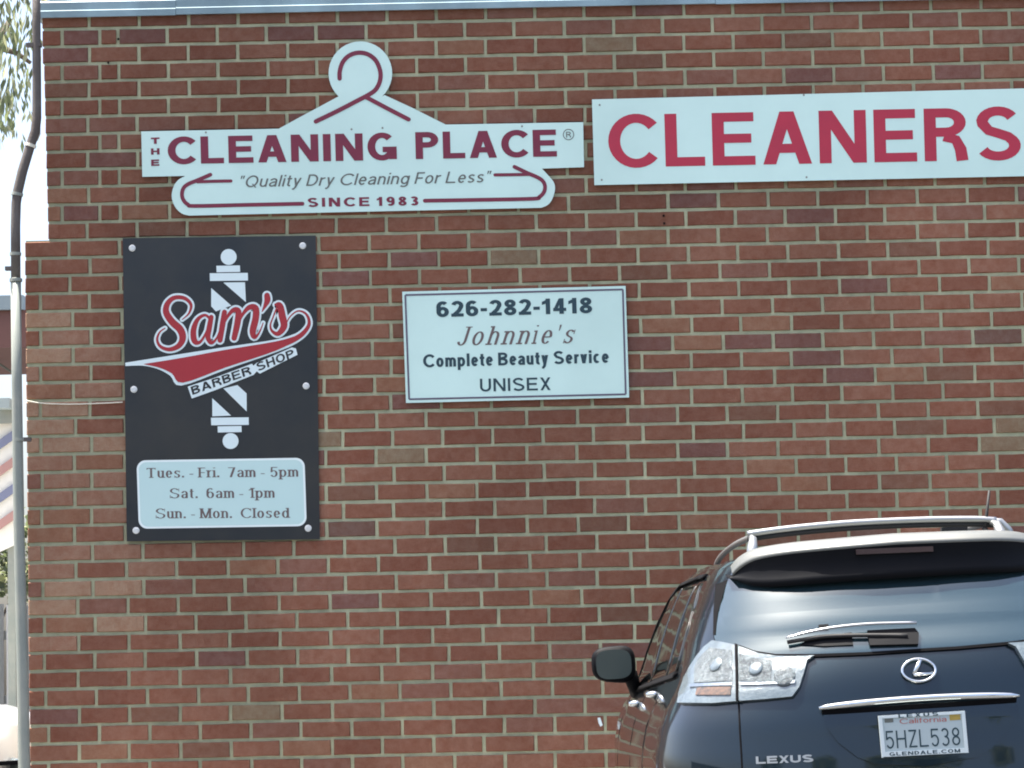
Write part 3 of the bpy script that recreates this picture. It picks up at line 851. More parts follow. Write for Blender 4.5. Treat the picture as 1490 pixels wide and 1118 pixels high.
# ------------------------------------------------------------------ pipe and cable at the corner
PY = WALL_Y - .16
pz = at(30, 1118, PY)
pipe = empty('corner_pipe', (at(36, 1400, PY).x, PY, gz(-2.5)+.13), 'weathered service pipe with a sideways bend standing beside the left end of the brick wall', 'pipe')
def ptube(name, pts, r, m, n=14):
    mb = MB(); mb.tube(pts, r, n); return mb.build(name, m, pipe, smooth=True)
up_pts = [(53, -60), (53.5, 40), (54, 120), (54, 172), (51.5, 192), (44, 214), (33, 250), (26.5, 278), (24, 296), (23, 330), (23.5, 410)]
ptube('upper_pipe', [at(x, y, PY) for x, y in up_pts], [.021, .022, .023, .024, .025, .025, .026, .026, .025, .025, .025], PIPE_D)
low = [at(x, y, PY) for x, y in ((23.5, 405), (25, 560), (28, 760), (33, 960), (36, 1118))]
low.append(Vector((low[-1].x + .01, PY, gz(low[-1].x)+.12)))
ptube('lower_pipe', low, [.027, .027, .028, .030, .031, .031], PIPE_G)
ptube('side_conduit', [at(x, y, PY+.03) for x, y in ((58, 30), (57.5, 60), (57, 110), (57.5, 160), (58, 195), (54, 205))], .006, PALE, 8)
for x, y, r_ in ((45, 212, .030), (25.5, 283, .031), (23, 370, .030), (23.7, 408, .033), (29, 640, .031)):
    mb = MB(); c = at(x, y, PY); d = Vector((.35 if y == 212 else .18 if y == 283 else 0, 0, 1)).normalized()
    mb.lathe(c - d*.008, d, [(0, r_), (.016, r_)], 14); mb.build('pipe_collar', PIPE_G if y != 212 else PALE, pipe)
for xx, y, a_, b_ in ((47, 66, -.030, .05), (21, 391, -.045, .03), (29, 640, .02, .06)):
    mb = MB(); c = at(xx, y, PY)
    mb.box(c.x+a_, c.x+b_, PY-.018, PY+.018, c.z-.010, c.z+.010); mb.build('pipe_bracket', PIPE_D, pipe)
cab = [(38, 583), (60, 587), (100, 588.5), (140, 587.5), (179, 585.5)]
mb = MB(); mb.tube([at(x, y, WALL_Y-.006) for x, y in catmull(cab, 4)], .0032, 8)
tag(mb.build('cable', PALE, smooth=True), 'thin pale cable running level across the bricks to the barber shop sign', 'cable')

# ------------------------------------------------------------------ the grey SUV
def interp(tab, x):
    if x <= tab[0][0]: return tab[0][1]
    for (a, b), (c, d) in zip(tab, tab[1:]):
        if x <= c:
            t = (x-a)/(c-a); t2 = t*t*(3-2*t)*.35 + t*.65
            return b + (d-b)*t2
    return tab[-1][1]
class CarShape:
    def __init__(s, W, Lr, C, nexp, top, LF, taper):
        s.W, s.Lr, s.Ct, s.n, s.top, s.LF, s.tp = W, Lr, C, nexp, top, LF, taper
    def w(s, z): return interp(s.W, z)
    def lr(s, z): return interp(s.Lr, z)
    def c(s, z): return interp(s.Ct, z)
    def L(s, u, z):
        """distance of the rear face behind the bumper line at lateral u, height z"""
        q = min(.9999, abs(u)/s.w(z))
        return s.lr(z) + s.c(z)*(1-(1-q**s.n)**(1/s.n))
    def u_at(s, L, z):
        q = (L - s.lr(z))/s.c(z)
        w = s.w(z)*interp(s.tp, L)
        if q >= 1: return w
        if q <= 0: return 0
        return w*(1-(1-q)**s.n)**(1/s.n)
    def nrm(s, u, z):
        e = .002
        du = (s.L(u+e, z)-s.L(u-e, z))/(2*e); dz = (s.L(u, z+e)-s.L(u, z-e))/(2*e)
        return Vector((du, -1, dz)).normalized()
SUV = CarShape(
    W=[(.2, .84), (.35, .875), (.6, .90), (.8, .905), (.9, .90), (1.0, .878), (1.05, .858), (1.10, .832), (1.15, .802), (1.20, .775), (1.3, .742), (1.4, .706), (1.5, .662), (1.57, .622), (1.62, .575), (1.66, .50)],
    Lr=[(.2, .08), (.32, .01), (.45, -.02), (.62, -.02), (.70, .01), (.74, .06), (.85, .075), (1.0, .095), (1.12, .125), (1.19, .152), (1.24, .182), (1.34, .245), (1.44, .31), (1.54, .38), (1.60, .44), (1.66, .58)],
    C=[(.2, .45), (.8, .62), (1.2, .60), (1.66, .50)], nexp=2.7,
    top=[(0.0, 1.60), (.7, 1.62), (1.1, 1.63), (1.6, 1.635), (2.3, 1.63), (2.75, 1.58), (3.1, 1.42), (3.45, 1.18), (3.6, 1.10), (4.1, 1.05), (4.45, .96), (4.70, .80)],
    LF=4.62, taper=[(0, 1), (3.0, 1.0), (3.8, .975), (4.62, .90)])
# placement: plate seen at (1343,1068)
YAWC = math.atan(95/4400)
CROLL = 0.042                    # stands on the sloping lot
p_plate = at(1342, 1068, 10.62)
fwdv = Vector((-sin(YAWC), cos(YAWC), 0)); rgt = Vector((cos(YAWC), sin(YAWC), 0))
CAR0 = Vector((p_plate.x + .92*CROLL, p_plate.y, 0)) - fwdv*.10
CAR0.z = gz(CAR0.x)
CARM = (Matrix.Rotation(YAWC, 3, 'Z') @ Matrix.Rotation(-CROLL, 3, 'Y')).transposed()
suv = empty('parked_suv', CAR0, 'dark blue-grey SUV parked nose to the brick wall, seen from behind with roof rails', 'car', rot=(0, -CROLL, YAWC))
def C3(u, L, z): return Vector((u, L, z))                     # local car coordinates: x right, y forward, z up
def cray(px, py):
    v = ray(px, py); o = Vector((0, 0, EYE)) - CAR0
    return CARM @ o, CARM @ v
def body(px, py):
    """where the sight line meets the rear surface: (u, z)"""
    o, v = cray(px, py)
    lo, hi = 8.0, 13.0
    best = None
    t = (0 - o.y)/v.y
    a = t - .3; 
    f = lambda t: (o.y + v.y*t) - SUV.L(max(-SUV.w(o.z+v.z*t)*.9995, o.x+v.x*t), o.z+v.z*t)
    b = a
    while b < a + 1.8 and f(b) < 0: b += .01
    lo, hi = b-.01, b
    for _ in range(30):
        m_ = (lo+hi)/2
        if f(m_) < 0: lo = m_
        else: hi = m_
    return (o.x+v.x*hi, o.z+v.z*hi)
def cplane(px, py, L):
    o, v = cray(px, py); t = (L - o.y)/v.y
    return o + v*t

def side_z(L):      # lower edge with wheel arches
    z = .24
    for Lw in (.98, 3.70):
        if abs(L-Lw) < .40: z = max(z, .34 + sqrt(max(0, .40**2-(L-Lw)**2)))
    return z
def build_body(shape, name, m, parent, top, LF, zmin=side_z, NZ=44):
    cols = []
    nr = 30
    ztop = lambda L: interp(top, L)
    for i in range(nr+1): cols.append(('r', (pi/2)*i/nr))
    Ls = [.0 + .05*i for i in range(1, 200)]
    for x in Ls: cols.append(('s', x))
    vs, grid = [], []
    # build half outline columns as functions of z
    def pt(col, v):
        if col[0] == 'r':
            ph = col[1]
            a = sin(ph)**(2/shape.n); b = 1-cos(ph)**(2/shape.n)
            Lg = shape.lr(1.0) + shape.c(1.0)*b
            z0 = zmin(Lg); z1 = ztop(Lg)*.0 + 1.632 - .03*b
            z = z0 + (z1-z0)*v
            return (shape.w(z)*a, shape.lr(z) + shape.c(z)*b, z)
        x = col[1]
        L0 = shape.lr(1.0)+shape.c(1.0)
        Lx = L0 + x
        z0 = zmin(Lx); z1 = min(1.602 + min(.03, x*.03), ztop(Lx)) if Lx < 2.6 else min(1.66, ztop(Lx))
        z = z0 + (z1-z0)*v
        # rear surface leans forward: side columns start behind the corner at each height
        s0 = shape.lr(z)+shape.c(z)
        k = max(0.0, 1-x/1.2)
        Lz = Lx + (s0-L0)*k
        u = shape.w(z)*interp(shape.tp, Lz)
        if Lz > LF-.7:
            q = min(1, (Lz-(LF-.7))/.7); u *= (1-q**3.2)**(1/2.6) if q < 1 else 0.0
        return (u, min(Lz, LF), z)
    cl = [c for c in cols if c[0] == 'r' or shape.lr(1.0)+shape.c(1.0)+c[1] <= LF+.001]
    if True:
        cl.append(('s', LF-(shape.lr(1.0)+shape.c(1.0))))
    for side in (-1, 1):
        g = []
        for c in cl:
            row = []
            for j in range(NZ+1):
                u, L, z = pt(c, j/NZ)
                vs.append((side*u, L, z)); row.append(len(vs)-1)
            g.append(row)
        grid.append(g)
    fs = []
    for si, g in enumerate(grid):
        for i in range(len(g)-1):
            for j in range(NZ):
                q = (g[i][j], g[i+1][j], g[i+1][j+1], g[i][j+1])
                fs.append(q if si == 0 else q[::-1])
    # cap: roof, windscreen and bonnet
    NC = 12
    prev = None
    for i in range(len(cl)):
        a = Vector(vs[grid[0][i][NZ]]); b = Vector(vs[grid[1][i][NZ]])
        row = [grid[0][i][NZ]]
        wdt = abs(a.x)
        for k in range(1, NC):
            t = k/NC
            p = a.lerp(b, t); q = 2*t-1
            L = p.y
            cr = (.034 if L < 2.7 else .06)*(wdt/.6)
            p.z += cr*(1-q*q)*min(1, max(.0, (L-.45)/.5)) if L < 2.7 else cr*(1-q*q)
            vs.append(tuple(p)); row.append(len(vs)-1)
        row.append(grid[1][i][NZ])
        if prev:
            for k in range(NC): fs.append((prev[k], prev[k+1], row[k+1], row[k]))
        prev = row
    me = bpy.data.meshes.new(name); me.from_pydata(vs, [], fs); me.update()
    bm = bmesh.new(); bm.from_mesh(me); bmesh.ops.remove_doubles(bm, verts=bm.verts, dist=.0008)
    bmesh.ops.dissolve_degenerate(bm, dist=.0003, edges=bm.edges)
    bmesh.ops.recalc_face_normals(bm, faces=bm.faces); bm.to_mesh(me); bm.free()
    for p in me.polygons: p.use_smooth = True
    return link(name, me, parent, m)
build_body(SUV, 'body', PAINT, suv, SUV.top, 4.62)

def finish(bm, name, m, parent, smooth=True):
    bmesh.ops.recalc_face_normals(bm, faces=bm.faces)
    me = bpy.data.meshes.new(name); bm.to_mesh(me); bm.free()
    if smooth:
        for p in me.polygons: p.use_smooth = True
    me.materials.append(m)
    return link(name, me, parent)
def patch(name, uz, off, m, parent=suv, thick=.012, step=.05, push=None, flat=False):
    """panel laid on the rear surface: outline in (u, z), standing 'off' proud of it"""
    bm = bmesh.new()
    vv = [bm.verts.new((u, z, 0)) for u, z in uz]
    for a, b, c in tessellate_polygon([[v.co.copy() for v in vv]]): bm.faces.new((vv[a], vv[b], vv[c]))
    us = [a for a, b in uz]; zz = [b for a, b in uz]
    x = min(us)+step
    while x < max(us)-.004:
        bmesh.ops.bisect_plane(bm, geom=bm.verts[:]+bm.edges[:]+bm.faces[:], plane_co=(x, 0, 0), plane_no=(1, 0, 0)); x += step
    x = min(zz)+step
    while x < max(zz)-.004:
        bmesh.ops.bisect_plane(bm, geom=bm.verts[:]+bm.edges[:]+bm.faces[:], plane_co=(0, x, 0), plane_no=(0, 1, 0)); x += step
    r = bmesh.ops.extrude_face_region(bm, geom=bm.faces[:])
    newv = set(e for e in r['geom'] if isinstance(e, bmesh.types.BMVert))
    for v in bm.verts:
        u, z = v.co.x, v.co.y
        o = (off - thick) if v in newv else off
        if push and v not in newv: o += push(u, z)
        n = SUV.nrm(u, z)
        v.co = Vector((u, SUV.L(u, z), z)) + n*o
    o = finish(bm, name, m, parent, smooth=True)
    if hasattr(o.data, 'set_sharp_from_angle'): o.data.set_sharp_from_angle(angle=radians(35))
    return o
def mir(uz): return [(-u, z) for u, z in uz][::-1]
def onrear(u, z, off=0): return Vector((u, SUV.L(u, z), z)) + SUV.nrm(u, z)*off

# rear window: left half traced, mirrored about the centre line
UC = 0.0
gl = [body(*p) for p in ((1063, 843), (1052, 862), (1043, 900), (1040.5, 925), (1043, 934), (1060, 938), (1078, 941), (1100, 949.5), (1130, 954), (1180, 954), (1260, 951), (1336, 946))]
gt = [body(*p) for p in ((1336, 838), (1240, 842), (1150, 850), (1110, 854), (1085, 848))]
half = [(min(0, u), z) for u, z in gl]; half[-1] = (0, half[-1][1])
topl = [(min(0, u), z+.02) for u, z in gt]; topl[0] = (0, topl[0][1])
gw = half + [(-u, z) for u, z in half[::-1]][1:] + [(-u, z) for u, z in topl[::-1]] + topl[1:]
patch('rear_window', gw, .006, GLASSD, step=.04)
# slim black seal round the glass bottom
sealb = [(u, z-.008) for u, z in half[3:]] + [(u, z+.002) for u, z in half[3:][::-1]]
patch('window_seal', sealb, .0075, SEAM, thick=.006); patch('window_seal', mir(sealb), .0075, SEAM, thick=.006)

sliver = [body(*p) for p in ((1044, 852), (1061, 846), (1055, 866), (1047, 894), (1043.5, 925), (1040.5, 925), (1041, 890))]
patch('window_seal', sliver, .0078, SEAM, thick=.006); patch('window_seal', mir(sliver), .0078, SEAM, thick=.006)

# tail lamps
lampL = [body(*p) for p in ((991, 1024.5), (992.5, 1012), (1000.3, 989), (1009, 972), (1019, 957), (1030, 943), (1041, 934.5), (1058, 937.5), (1075.5, 942), (1090, 948), (1106, 953.5), (1131.9, 957),
                            (1160, 957.5), (1186, 956), (1176, 963.4), (1171.5, 980), (1164.8, 1001), (1154, 1015), (1115.4, 1019), (1075.5, 1022), (1040, 1025.5))]
def cl_(pts): 
    return [body(*p) for p in pts]
def lamp(mirror):
    L_ = mir if mirror else (lambda a: a)
    ln = patch('tail_lamp', L_(lampL), .016, LENS, thick=.02, step=.03)
    # structure behind the lens, set as proud bezels
    def sub(nm, px, m, off): return patch(nm, L_(cl_(px)), off, m, parent=ln, thick=.006, step=.03)
    sub('outer_reflector', [(1022, 962), (1038, 946), (1070, 950), (1070, 994), (1016, 997), (1017, 975)], LENSG, .0185)
    sub('inner_reflector', [(1080, 955), (1108, 962), (1126, 965), (1124, 995), (1080, 994)], LENSG, .0185)
    sub('lens_step', [(1010, 999), (1070, 997), (1070, 1001), (1010, 1003)], LENS2, .0215)
    sub('lens_step', [(1081, 997), (1130, 996), (1160, 993), (1158, 998), (1081, 1001)], LENS2, .0215)
    sub('turn_signal', [(1020, 1004), (1068, 1003), (1067, 1014), (1018, 1015)], AMBER, .020)
    # round bulbs
    for (px, py, r) in ((1047, 971, .030), (1103, 977, .028), (1143.5, 988, .040)):
        u, z = body(px, py); n = SUV.nrm(u, z); c = onrear(u, z, .015)
        if mirror: c.x = -c.x; n.x = -n.x
        mb = MB(); mb.lathe(c, n, [(0, r), (.005, r*.95), (.008, r*.75), (.010, r*.4)], 20)
        mb.build('bulb_bowl', LENS if r < .035 else LENSG, ln, smooth=True, local=True)
    vgap = cl_([(1074.3, 941), (1077.4, 942), (1078, 1022), (1075, 1022)])
    patch('lamp_gap', L_(vgap), .0225, SEAM, parent=ln, thick=.02)
lamp(False); lamp(True)

# tailgate gap lines
def seam(pxs, wdt=.0055, sides=(0, 1), off=.0016):
    uz = [body(*p) for p in pxs]
    a = []; b = []
    for i, (u, z) in enumerate(uz):
        p = uz[max(0, i-1)]; q = uz[min(len(uz)-1, i+1)]
        dx, dz = q[0]-p[0], q[1]-p[1]; l = hypot(dx, dz) or 1
        a.append((u-dz/l*wdt/2, z+dx/l*wdt/2)); b.append((u+dz/l*wdt/2, z-dx/l*wdt/2))
    poly = a + b[::-1]
    for s_ in sides: patch('panel_gap', mir(poly) if s_ else poly, off, SEAM, thick=.004)
seam([(1075.5, 1023), (1077, 1060), (1079.5, 1100), (1081, 1135)])
# number plate alcove panel under the chrome bar
alc = [body(*p) for p in ((1196.8, 1036), (1203.6, 1059), (1220.7, 1082), (1248, 1102.6), (1273, 1112), (1340, 1116))]
alc[-1] = (0, alc[-1][1])
alt = [body(*p) for p in ((1340, 1024), (1260, 1028), (1200, 1033))]; alt[0] = (0, alt[0][1])
alf = alc + [(-u, z) for u, z in alc[::-1]][1:] + [(-u, z) for u, z in alt[::-1]] + alt[1:]
patch('plate_surround', alf, .010, PAINT, thick=.014, step=.05)
# chrome bar over the plate
mb = MB(); pts = []; rr = []
for i in range(25):
    u = -.347 + .694*i/24
    z = body(1340, 1021)[1] + .004 - .012*abs(u/.347)**2
    pts.append(onrear(u, z, .026)); rr.append(.0115*(1-abs(u/.352)**8*.55)+.001)
mb.tube(pts, rr, 12); mb.build('chrome_trim', CHROME, suv, smooth=True, local=True)
mb = MB()
zz = body(1340, 1031)[1]
for i in range(24):
    u0, u1 = -.34+.68*i/24, -.34+.68*(i+1)/24
    mb.add([onrear(u0, zz+.010, .022), onrear(u1, zz+.010, .022), onrear(u1, zz-.004, .0125), onrear(u0, zz-.004, .0125)], [(0, 1, 2, 3)])
mb.build('trim_underside', SEAM, suv, local=True)
# emblem: oval ring with an inclined L
ec = body(1337, 977); ex, ez = ec
def em(a, b, off): return onrear(ex + a, ez + b, off)
mb = MB()
RX, RZ = .0585, .0385
N = 40
ring = []
for i in range(N+1):
    th = 2*pi*i/N; ring.append(em(RX*cos(th), RZ*sin(th), .010))
mb.tube(ring, .0052, 8, caps=False)
mb.tube([em(.010, .034, .010), em(-.004, .012, .010), em(-.020, -.014, .010)], [.0085, .0085, .007], 8)
mb.tube([em(-.020, -.0155, .010), em(.010, -.015, .010), em(.050, -.014, .010)], [.0065, .006, .0045], 8)
mb.build('emblem', CHROME, suv, smooth=True, local=True)

# flat marks mapped onto the car
def cmap_at(Lp, extra):
    def f(p, off):
        o, v = cray(p[0], p[1]); t = (Lp - off - extra - o.y)/v.y
        return o + v*t
    return f
def lettering_local(name, txt, p0, p1, cap, m, parent, mapper, **k):
    polys, total = text_polys(txt, k.get('w', .18), k.get('t', .15), k.get('gap', .13))
    dx, dy = (p1[0]-p0[0])/total, (p1[1]-p0[1])/total
    mb = MB()
    for pl, lay in polys:
        pts = [mapper((p0[0] + a*dx + k.get('upx', -.09)*cap*z, p0[1] + a*dy - cap*z), k.get('off', .001)+lay*.00015) for a, z in pl]
        mb.add(pts, [tuple(range(len(pts)))])
    me = bpy.data.meshes.new(name); me.from_pydata(mb.v, [], mb.f); me.update()
    return link(name, me, parent, m)
# number plate, a real plate standing on the alcove
uP, zP = body(1343.5, 1068)
LP = SUV.L(0, zP) - .018
PC = [(1278.5, 1042), (1404.5, 1034.5), (1410, 1095.5), (1284, 1102.8)]
pm = cmap_at(LP, 0)
def slab(name, pts, m, o0, o1, parent, mp):
    bm = bmesh.new(); k = len(pts)
    fr = [bm.verts.new(mp(p, o1)) for p in pts]
    # the back is the same outline moved straight forward
    bk = [bm.verts.new(v.co + Vector((0, o1-o0, 0))) for v in fr]
    bm.faces.new(fr); bm.faces.new(bk[::-1])
    for i in range(k): bm.faces.new((fr[i], bk[i], bk[(i+1) % k], fr[(i+1) % k]))
    return finish(bm, name, m, parent, smooth=False)
plate = slab('number_plate', [(1281, 1044), (1402, 1037), (1407, 1093), (1287, 1100)], PLATEW, 0, .006, suv, pm)
slab('plate_frame', [(1278.5, 1042), (1283.8, 1041.7), (1289.5, 1101), (1284, 1102.8)], PLATEF, 0, .011, plate, pm)
slab('plate_frame', [(1399.6, 1034.8), (1404.5, 1034.5), (1410, 1095.5), (1404.5, 1095.8)], PLATEF, 0, .011, plate, pm)
slab('plate_frame', [(1284.1, 1041.6), (1399.3, 1034.8), (1399.6, 1039), (1284.4, 1045.6)], PLATEF, 0, .010, plate, pm)
slab('plate_frame', [(1288.8, 1094.2), (1404, 1088.4), (1404.4, 1095.6), (1289.6, 1101.6)], PLATEF, 0, .010, plate, pm)
lettering_local('plate_number', '5HZL538', (1290.5, 1089.6), (1398.5, 1084.2), 25.6, NAVY, plate, pm, w=.115, t=.095, gap=.20, off=.0072, upx=-.085)
lettering_local('plate_state', 'California', (1310, 1053.5), (1378, 1049.8), 7.2, REDV, plate, pm, w=.12, t=.10, gap=.12, off=.0072)
lettering_local('frame_lettering', 'LEXUS', (1308, 1044.6), (1366, 1041.2), 5.0, NAVY, plate, pm, w=.22, t=.18, gap=.35, off=.0106)
lettering_local('frame_lettering', 'GLENDALE.COM', (1295, 1100.2), (1398, 1094.8), 5.2, NAVY, plate, pm, w=.22, t=.18, gap=.20, off=.0106)
slab('registration_sticker', [(1382, 1039.8), (1397.5, 1038.8), (1398.4, 1047.4), (1382.6, 1048.6)], YELLOW, .005, .0070, plate, pm)
slab('registration_sticker', [(1287.5, 1046.2), (1300, 1045.4), (1300.8, 1051), (1288, 1051.8)], GREYV, .005, .0070, plate, pm)
# maker's lettering at the lower left of the gate
def bmap(p, off):
    u, z = body(*p); return onrear(u, z, off)
polys, total = text_polys('LEXUS', .20, .24, .10)
mb = MB()
for pl, lay in polys:
    pts = [bmap((1101.5 + a*(83/total) - .6*z, 1112.0 - a*(3.0/total) - 10.6*z), .0065 + lay*.0002) for a, z in pl]
    mb.add(pts, [tuple(range(len(pts)))])
me = bpy.data.meshes.new('badge_lettering'); me.from_pydata(mb.v, [], mb.f); link('badge_lettering', me, suv, SILVER)

# roof spoiler: wraps over the top of the glass, rear face coloured dark for its shade, with the third brake lamp
def spoiler():
    NU = 40
    top_px = [(1066, 837), (1076, 826), (1092, 816.5), (1112, 810.5), (1150, 804.5), (1200, 799.5), (1270, 793.5), (1338, 788.5)]
    bot_px = [(1060, 842), (1070, 844), (1082, 848.5), (1098, 853), (1130, 854), (1180, 850), (1260, 844.5), (1338, 839.5)]
    Lt, Lb = .325, .305
    def line(pxs, Lp):
        pts = []
        for i, (x, y) in enumerate(pxs):
            u0 = (x-1338)/415
            L = Lp + .27*abs(u0/.70)**3.4
            c = cplane(x, y, L); pts.append(c)
        return pts
    T = line(top_px, Lt); B = line(bot_px, Lb)
    T[-1].x = 0; B[-1].x = 0
    T = [Vector(p) for p in catmull([tuple(p) for p in T], 4)]; B = [Vector(p) for p in catmull([tuple(p) for p in B], 4)]
    T += [Vector((-p.x, p.y, p.z)) for p in T[::-1]][1:]; B += [Vector((-p.x, p.y, p.z)) for p in B[::-1]][1:]
    # rear face: slightly hollow, three rows
    mb = MB(); n = len(T)
    rows = [T, [a.lerp(b, .35) + Vector((0, .016, 0)) for a, b in zip(T, B)], [a.lerp(b, .75) + Vector((0, .012, 0)) for a, b in zip(T, B)], B,
            [b + Vector((0, .10, .02)) for b in B]]
    vs_ = [p for r_ in rows for p in r_]
    fs_ = [(k*n+i, k*n+i+1, (k+1)*n+i+1, (k+1)*n+i) for k in range(len(rows)-1) for i in range(n-1)]
    mb.add(vs_, fs_); sp = mb.build('spoiler', CLAD, suv, smooth=True, local=True)
    # painted top blending into the roof
    mb = MB()
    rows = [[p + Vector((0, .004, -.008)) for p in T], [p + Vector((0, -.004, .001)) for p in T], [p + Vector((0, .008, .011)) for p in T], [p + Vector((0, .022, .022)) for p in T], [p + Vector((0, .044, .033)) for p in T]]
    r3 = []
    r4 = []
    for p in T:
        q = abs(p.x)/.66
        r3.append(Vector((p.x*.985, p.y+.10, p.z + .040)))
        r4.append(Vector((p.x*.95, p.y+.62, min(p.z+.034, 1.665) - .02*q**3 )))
    rows += [r3, r4]
    vs_ = [p for r_ in rows for p in r_]
    fs_ = [(k*n+i, k*n+i+1, (k+1)*n+i+1, (k+1)*n+i) for k in range(len(rows)-1) for i in range(n-1)]
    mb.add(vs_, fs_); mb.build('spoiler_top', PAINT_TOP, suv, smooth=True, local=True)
    bl = [cplane(x, y, .323) for x, y in ((1246, 799.5), (1358, 795), (1359, 802.5), (1247, 807))]
    mb = MB(); mb.add(bl + [p + Vector((0, .05, 0)) for p in bl], [(0, 1, 2, 3), (0, 4, 5, 1), (1, 5, 6, 2), (2, 6, 7, 3), (3, 7, 4, 0), (4, 7, 6, 5)])
    mb.build('brake_lamp', REDL, sp, local=True)
spoiler()
# wiper
wt = [(1147, 936.5), (1175, 929), (1205, 922.5), (1239, 917.5), (1275, 914.8), (1333, 914)]
mb = MB(); mb.tube([onrear(*body(x, y), .034) for x, y in catmull(wt, 4)], [.0035]*3 + [.0052]*(4*5+1-3), 8)
wip = mb.build('wiper', ALLOY, suv, smooth=True, local=True)
mb = MB(); bt = [(1148, 939.5), (1175, 935), (1205, 931), (1260, 929.5), (1320, 930)]
mb.tube([onrear(*body(x, y), .020) for x, y in catmull(bt, 4)], .0075, 8); mb.build('wiper_blade', RUBBER, wip, smooth=True, local=True)
def rear_slab(name, pxs, m, o0, o1, parent):
    uz = [body(*p) for p in pxs]; return patch(name, uz, o1, m, parent=parent, thick=o1-o0, step=.08)
rear_slab('wiper_cover', [(1262, 922), (1331, 918.5), (1337, 926), (1336, 941), (1266, 943)], CLAD, .004, .020, wip)
rear_slab('wiper_arm', [(1180, 931), (1240, 923), (1242, 941), (1200, 943), (1165, 941)], CLAD, .004, .012, wip)
rear_slab('washer_nozzle', [(1192, 911), (1206, 910), (1206, 918), (1192, 919)], CLAD, .004, .010, suv)

# roof rails, cross bar, antenna
def rail(side):
    mb = MB()
    pts = [Vector((side*u, L, z)) for u, L, z in ((.463, .86, 1.688), (.460, .92, 1.699), (.458, 1.1, 1.704), (.459, 1.6, 1.704), (.461, 2.1, 1.690), (.463, 2.4, 1.665), (.464, 2.52, 1.63))]
    mb.tube([Vector(p) for p in catmull([tuple(p) for p in pts], 4)], .012, 10)
    r_ = mb.build('roof_rail', SILVER, suv, smooth=True, local=True)
    mb = MB(); mb.tube([Vector((side*.474, .82, 1.60)), Vector((side*.468, .85, 1.66)), Vector((side*.461, .87, 1.697))], [.026, .021, .014], 10)
    mb.build('rail_foot', SILVER, r_, smooth=True, local=True)
rail(-1); rail(1)
LX = .95
bar_px = [(1088, 777.5), (1130, 771.5), (1180, 766), (1240, 761), (1300, 758), (1360, 756), (1420, 755.5), (1450, 757)]
bp = [cplane(x, y, LX) for x, y in bar_px]
mb = MB(); mb.tube([Vector(p) for p in catmull([tuple(p) for p in bp], 4)], .0125, 10)
cb = mb.build('cross_bar', SILVER, suv, smooth=True, local=True)
bl_ = [p + Vector((0, .010, -.019)) for p in bp]
mb = MB(); mb.tube([Vector(p) for p in catmull([tuple(p) for p in bl_], 4)], .0105, 8); mb.build('bar_underside', RUBBER, cb, smooth=True, local=True)
mb = MB(); mb.tube([cplane(1441, 757, LX), cplane(1456, 759, LX), cplane(1467, 770, LX), cplane(1473, 783, LX)], [.011, .014, .015, .020], 10)
mb.build('bar_foot', SILVER, cb, smooth=True, local=True)
a0 = cplane(1433, 783, .95); a1 = cplane(1434, 768, .95); a2 = cplane(1440, 713.5, .95)
mb = MB(); mb.tube([a0, a1], [.024, .010], 10); mb.tube([a1, a1.lerp(a2, .3), a2], [.008, .0065, .0045], 8)
mb.build('antenna', RUBBER, suv, smooth=True, local=True)
mb = MB(); mb.box(*(lambda c: (c.x-.05, c.x+.05, c.y, c.y+.04, c.z-.012, c.z+.012))(cplane(1390, 771, 1.1))); mb.build('bar_bracket', RUBBER, cb, local=True)

# side glass, frames, handles, door gaps (both sides)
def spoint(side, L, z, off): return Vector((side*(SUV.u_at(L, z)+off), L, z))
def side_patch(name, Lz, off, m, side, parent=suv, thick=.01, step=.08):
    bm = bmesh.new()
    f = bm.faces.new([bm.verts.new((a, b, 0)) for a, b in Lz]); bmesh.ops.triangulate(bm, faces=[f])
    for ax, vals in ((0, [a for a, b in Lz]), (1, [b for a, b in Lz])):
        x = min(vals)+step
        while x < max(vals)-.004:
            co = (x, 0, 0) if ax == 0 else (0, x, 0); no = (1, 0, 0) if ax == 0 else (0, 1, 0)
            bmesh.ops.bisect_plane(bm, geom=bm.verts[:]+bm.edges[:]+bm.faces[:], plane_co=co, plane_no=no); x += step
    r = bmesh.ops.extrude_face_region(bm, geom=bm.faces[:])
    nv = set(e for e in r['geom'] if isinstance(e, bmesh.types.BMVert))
    for v in bm.verts:
        v.co = spoint(side, v.co.x, v.co.y, off-thick if v in nv else off)
    return finish(bm, name, m, parent)
